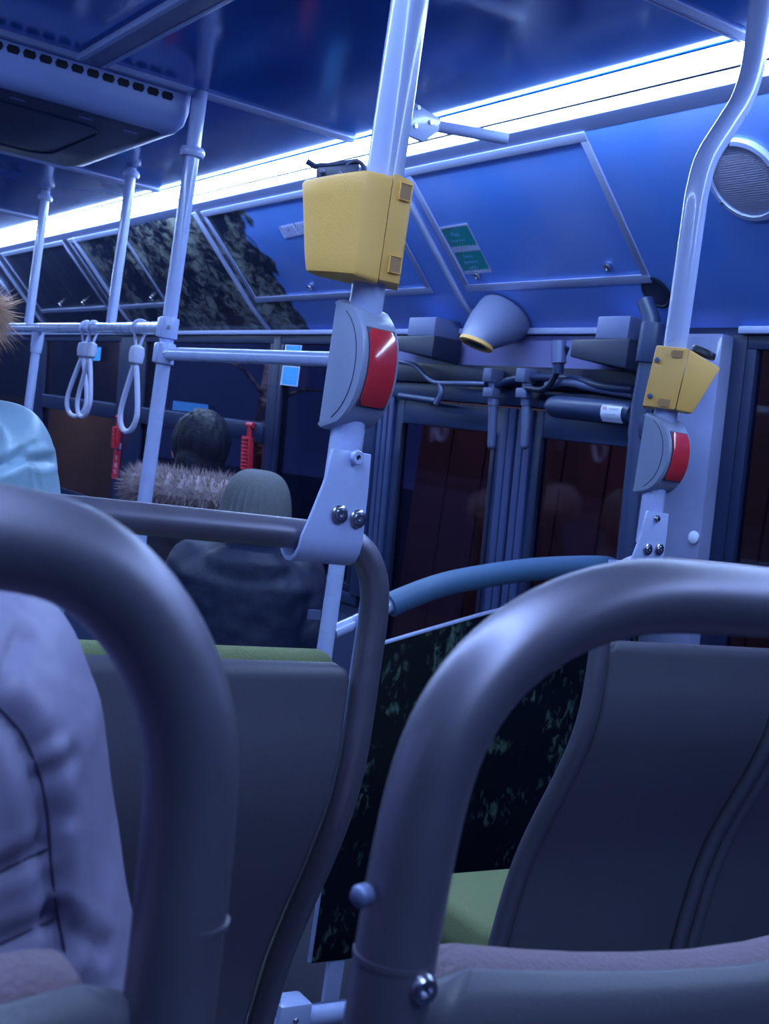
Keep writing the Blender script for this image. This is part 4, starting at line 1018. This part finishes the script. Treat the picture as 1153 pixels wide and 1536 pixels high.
def fur(name, pts, r, n, L, m, parent, seedn=1, lw=.0022, down=.3):
    rnd = random.Random(seedn); mb = MB(); m_ = len(pts)
    mb.tube(pts, r*.8, 12)
    for i in range(n):
        u = rnd.random()*(m_-1); k_ = int(u); p = Vector(pts[k_]).lerp(Vector(pts[min(k_+1, m_-1)]), u-k_)
        tdir = (Vector(pts[min(k_+1,m_-1)]) - Vector(pts[max(k_-1,0)])).normalized()
        a = tdir.orthogonal().normalized(); b_ = tdir.cross(a); an = rnd.random()*2*PI; d_ = a*math.cos(an)+b_*math.sin(an)
        base = p + d_*r*.75; tip = base + (d_ + Vector((rnd.uniform(-.5,.5), rnd.uniform(-.5,.5), rnd.uniform(-.5,.5)-down)))*L*rnd.uniform(.6,1.2)
        sd = d_.cross(tdir).lerp(tdir, rnd.random()).normalized()*lw
        mb.add([base-sd, base+sd, tip], [(0,1,2)])
    me = bpy.data.meshes.new(name); org = ORG[parent.name]; me.from_pydata([v-org for v in mb.v], [], mb.f); me.materials.append(m)
    o = link(name, me, org.copy(), parent); return o
m_lilac = mat('lilac_nylon', (.24,.215,.36), .5, bump=.5, scale=16, var=.05)
m_teal = mat('teal_nylon', (.33,.50,.66), .42, bump=.4, scale=12, var=.06)
m_navy = mat('navy_cloth', (.007,.013,.05), .6, bump=.4, scale=18, var=.2)
m_dark = mat('dark_cloth', (.02,.02,.04), .7, bump=.3, scale=40)
m_jean = mat('dark_denim', (.02,.03,.07), .8, bump=.3, scale=300)
m_furg = mat('grey_brown_fur', (.42,.33,.36), .9, var=.3, vscale=30)
m_furb = mat('ginger_brown_fur', (.55,.34,.24), .9, var=.4, vscale=30)
m_knit = mat('grey_knit', (.13,.14,.16), .9, bump=.5, scale=250)
m_knitl = mat('pale_knit', (.30,.33,.60), .9, bump=.8, scale=160)

LS = [([(-30,1040),(0,1062),(35,1100),(60,1160),(72,1220),(76,1290),(84,1360),(98,1430)], .0055, .0075),
      ([(-50,1335),(0,1308),(40,1288),(74,1272)], .004, .005), ([(-50,1440),(0,1416),(45,1395),(86,1378)], .004, .005),
      ([(90,1380),(120,1400),(160,1424)], .004, .004), ([(5,1020),(20,980),(32,955)], .004, .003), ([(68,1165),(100,1148),(112,1135)], .0035, .0025), ([(78,1240),(110,1222)], .0035, .002), ([(60,1120),(84,1100)], .0035,.002)]
# lilac jacket, nearest, only its shoulder in view
person((-.048,.572,.10), 1.075, True, -.05, 'person in a lilac puffer jacket sitting in the left foreground seat', m_lilac, False, m_jean, hood='back', jvox=.0036, puff=.97, seams=LS)
shade_seams(bpy.data.objects['person'], [[(-40,1040),(0,1062),(35,1100),(60,1160),(72,1220),(76,1290),(84,1360),(98,1430)], [(-50,1335),(0,1308),(40,1288),(72,1272)], [(-50,1440),(0,1416),(45,1395),(84,1378)]], .0007, m_seam_shade)
# pale teal jacket with fur hood
r_, T = person((.385,2.07,.15), 1.08, True, 0., 'person in a pale teal puffer jacket with a fur-trimmed hood', m_teal, False, m_jean, hood='back', jvox=.006, puff=1.05, seams=[([(-10,704),(15,694),(35,684),(60,692),(90,688)], .007, .012), ([(48,694),(55,715),(64,745)], .004, .005), ([(20,690),(34,674),(52,668)], .005, .005)])
obj('knit_cap', MB().ball(T((0,-.01,1.58-.45)), .116*1.08, 28, 18, (.9,1.0,.95)), m_knitl, r_)
obj('knit_scarf', MB().tube([T((math.cos(t)*.082, -.0+math.sin(t)*.082, 1.465-.45)) for t in [2*PI*i/24 for i in range(24)]], .045, 12, closed=True), m_knitl, r_)
cw = [T((math.cos(t)*.112, -.02+math.sin(t)*.110, 1.530-.45-.02*math.sin(t))) for t in [2*PI*i/30 for i in range(31)]]
fur('fur_trim', cw, .026, 9000, .034, m_furb, r_, 3, .0012)
# dark-haired person with fur collar near the door
q_ = P(300, 672, d=4.05); s_ = (q_.z - LOW)/1.555
r_, T = person((q_.x, q_.y, LOW), s_, False, -.35, 'dark-haired person with a thick grey-brown fur collar standing near the door', m_dark, False, m_dark, hair=True)
cw = [T((math.cos(t)*.205+.02, -.045+math.sin(t)*.12, 1.400-.015*math.sin(t))) for t in [2*PI*i/30 for i in range(31)]]
fur('fur_collar', cw, .066, 20000, .030, m_furg, r_, 5, .0012, .1)
# person in knit cap and navy jacket
q_ = P(384, 762, d=3.55); s_ = (q_.z - LOW)/1.54
r_, T = person((q_.x, q_.y, LOW), s_, False, -.5, 'person in a ribbed grey knit cap and dark navy jacket seen from behind', m_navy, False, m_dark, hood='back', hair=False, puff=1.18)
rings = []
for i in range(17):
    u = i/16; z = 1.50 + .165*math.sin(u*PI/2); r0 = .126*math.cos(u*PI/2)**.62 + .001 if u > .12 else .130
    rings.append([T(((r0*(1+.035*math.cos(k_*PI)))*.90*math.cos(2*PI*k_/60), -.012 + r0*(1+.035*math.cos(k_*PI))*1.02*math.sin(2*PI*k_/60), z)) for k_ in range(60)])
obj('knit_cap', MB().loft(rings), m_knit, r_, smooth_angle=70)
c = T((.12,-.16,1.05)); obj('sleeve_badge', MB().box(P(462,914,d=3.30), P(480,930,d=3.315)), m_aludk, r_)

# ================================================================== OUTSIDE
m_ground = mat('asphalt', (.03,.03,.035), .9, bump=.3, scale=30)
struct('floor_outside', MB().box((-30,-20,-.95),(40,60,-.9)), m_ground)
m_och = mat('ochre_render', (.50,.32,.10), .85, var=.3, vscale=1.5)
def building(loc, wid, h, lab):
    t = thing('building', loc, lab, 'building'); x, y, z = loc
    obj('wall', MB().box((x,y-wid/2,z),(x+.4,y+wid/2,z+h)), m_och, t)
    obj('upper_storey', MB().box((x-.05,y-wid/2,z+h),(x+.4,y+wid/2,z+h+3)), m_black, t)
    for i in range(5):
        yy = y - wid/2 + wid*(i+.5)/5
        f_ = obj('window', MB().box((x-.07,yy-.6,z+2.9),(x+.02,yy+.6,z+4.2)), m_black, t)
        obj('window_pane', MB().box((x-.08,yy-.5,z+3.0),(x-.06,yy+.5,z+4.1)), m_navyp, f_)
building((9,29,-.9), 11, 2.05, 'dim ochre building beyond the windows behind the hand straps')
m_brown = mat('brown_backdrop', (.10,.06,.06), .8, var=.4, vscale=2)
t = thing('glass_backdrop', (7.5,5.5,-.9), 'brown backdrop wall added to tint the door glass', 'wall')  # made-up backdrop so the door glass shows dim brown
for i in range(16): obj('backdrop_board', MB().box((7.5,1.5+i*.6,-.85),(7.56,2.07+i*.6,2.6)), m_brown, t)
m_birch = mat('birch_bark', (.45,.45,.42), .8, bump=.5, scale=10); nt = m_birch.node_tree; b = nt.nodes['Principled BSDF']
g = nt.nodes.new('ShaderNodeNewGeometry'); nt.links.new(foliage_nodes(nt, g.outputs['Position'], 14, (.01,.01,.015), (.40,.42,.45), .20, .34, (1,1,2), (0,0,0)), b.inputs['Base Color'])
def trunk(px, X, lab, r):
    a = P(px, 640, X=X); t = thing('birch_tree', (a.x, a.y, -.9), lab, 'tree')
    up = Vector((.04,.03,1))
    obj('trunk', MB().tube([Vector((a.x,a.y,-.9)) + up*h for h in (0,.8,1.6,2.6,3.6,4.6)], [r*1.25,r*1.05,r,r*.9,r*.8,r*.6], 14), m_birch, t)
    mb = MB(); rnd = random.Random(px)
    for i in range(9):
        p = Vector((a.x,a.y,-.9)) + up*rnd.uniform(2.2,4.5); e = p + Vector((rnd.uniform(-1,1), rnd.uniform(-1,1), rnd.uniform(.2,.9)))
        mb.tube([p, p.lerp(e,.5)+Vector((0,0,.08)), e], [r*.3, r*.2, r*.06], 6)
    obj('branches', mb, m_birch, t)
trunk(385, 5.6, 'speckled birch trunk outside behind the right red hammer', .085)
outside_fill('outside_fill_light', (4.7, 10.2, 2.6), 120, (.85, .75, 1.0), .3)  # unseen light added to brighten the birch
outside_fill('outside_fill_light', (5.0, 4.0, 3.2), 80, (.95, .70, .9), .3)  # unseen light added to lift the brown behind the door glass
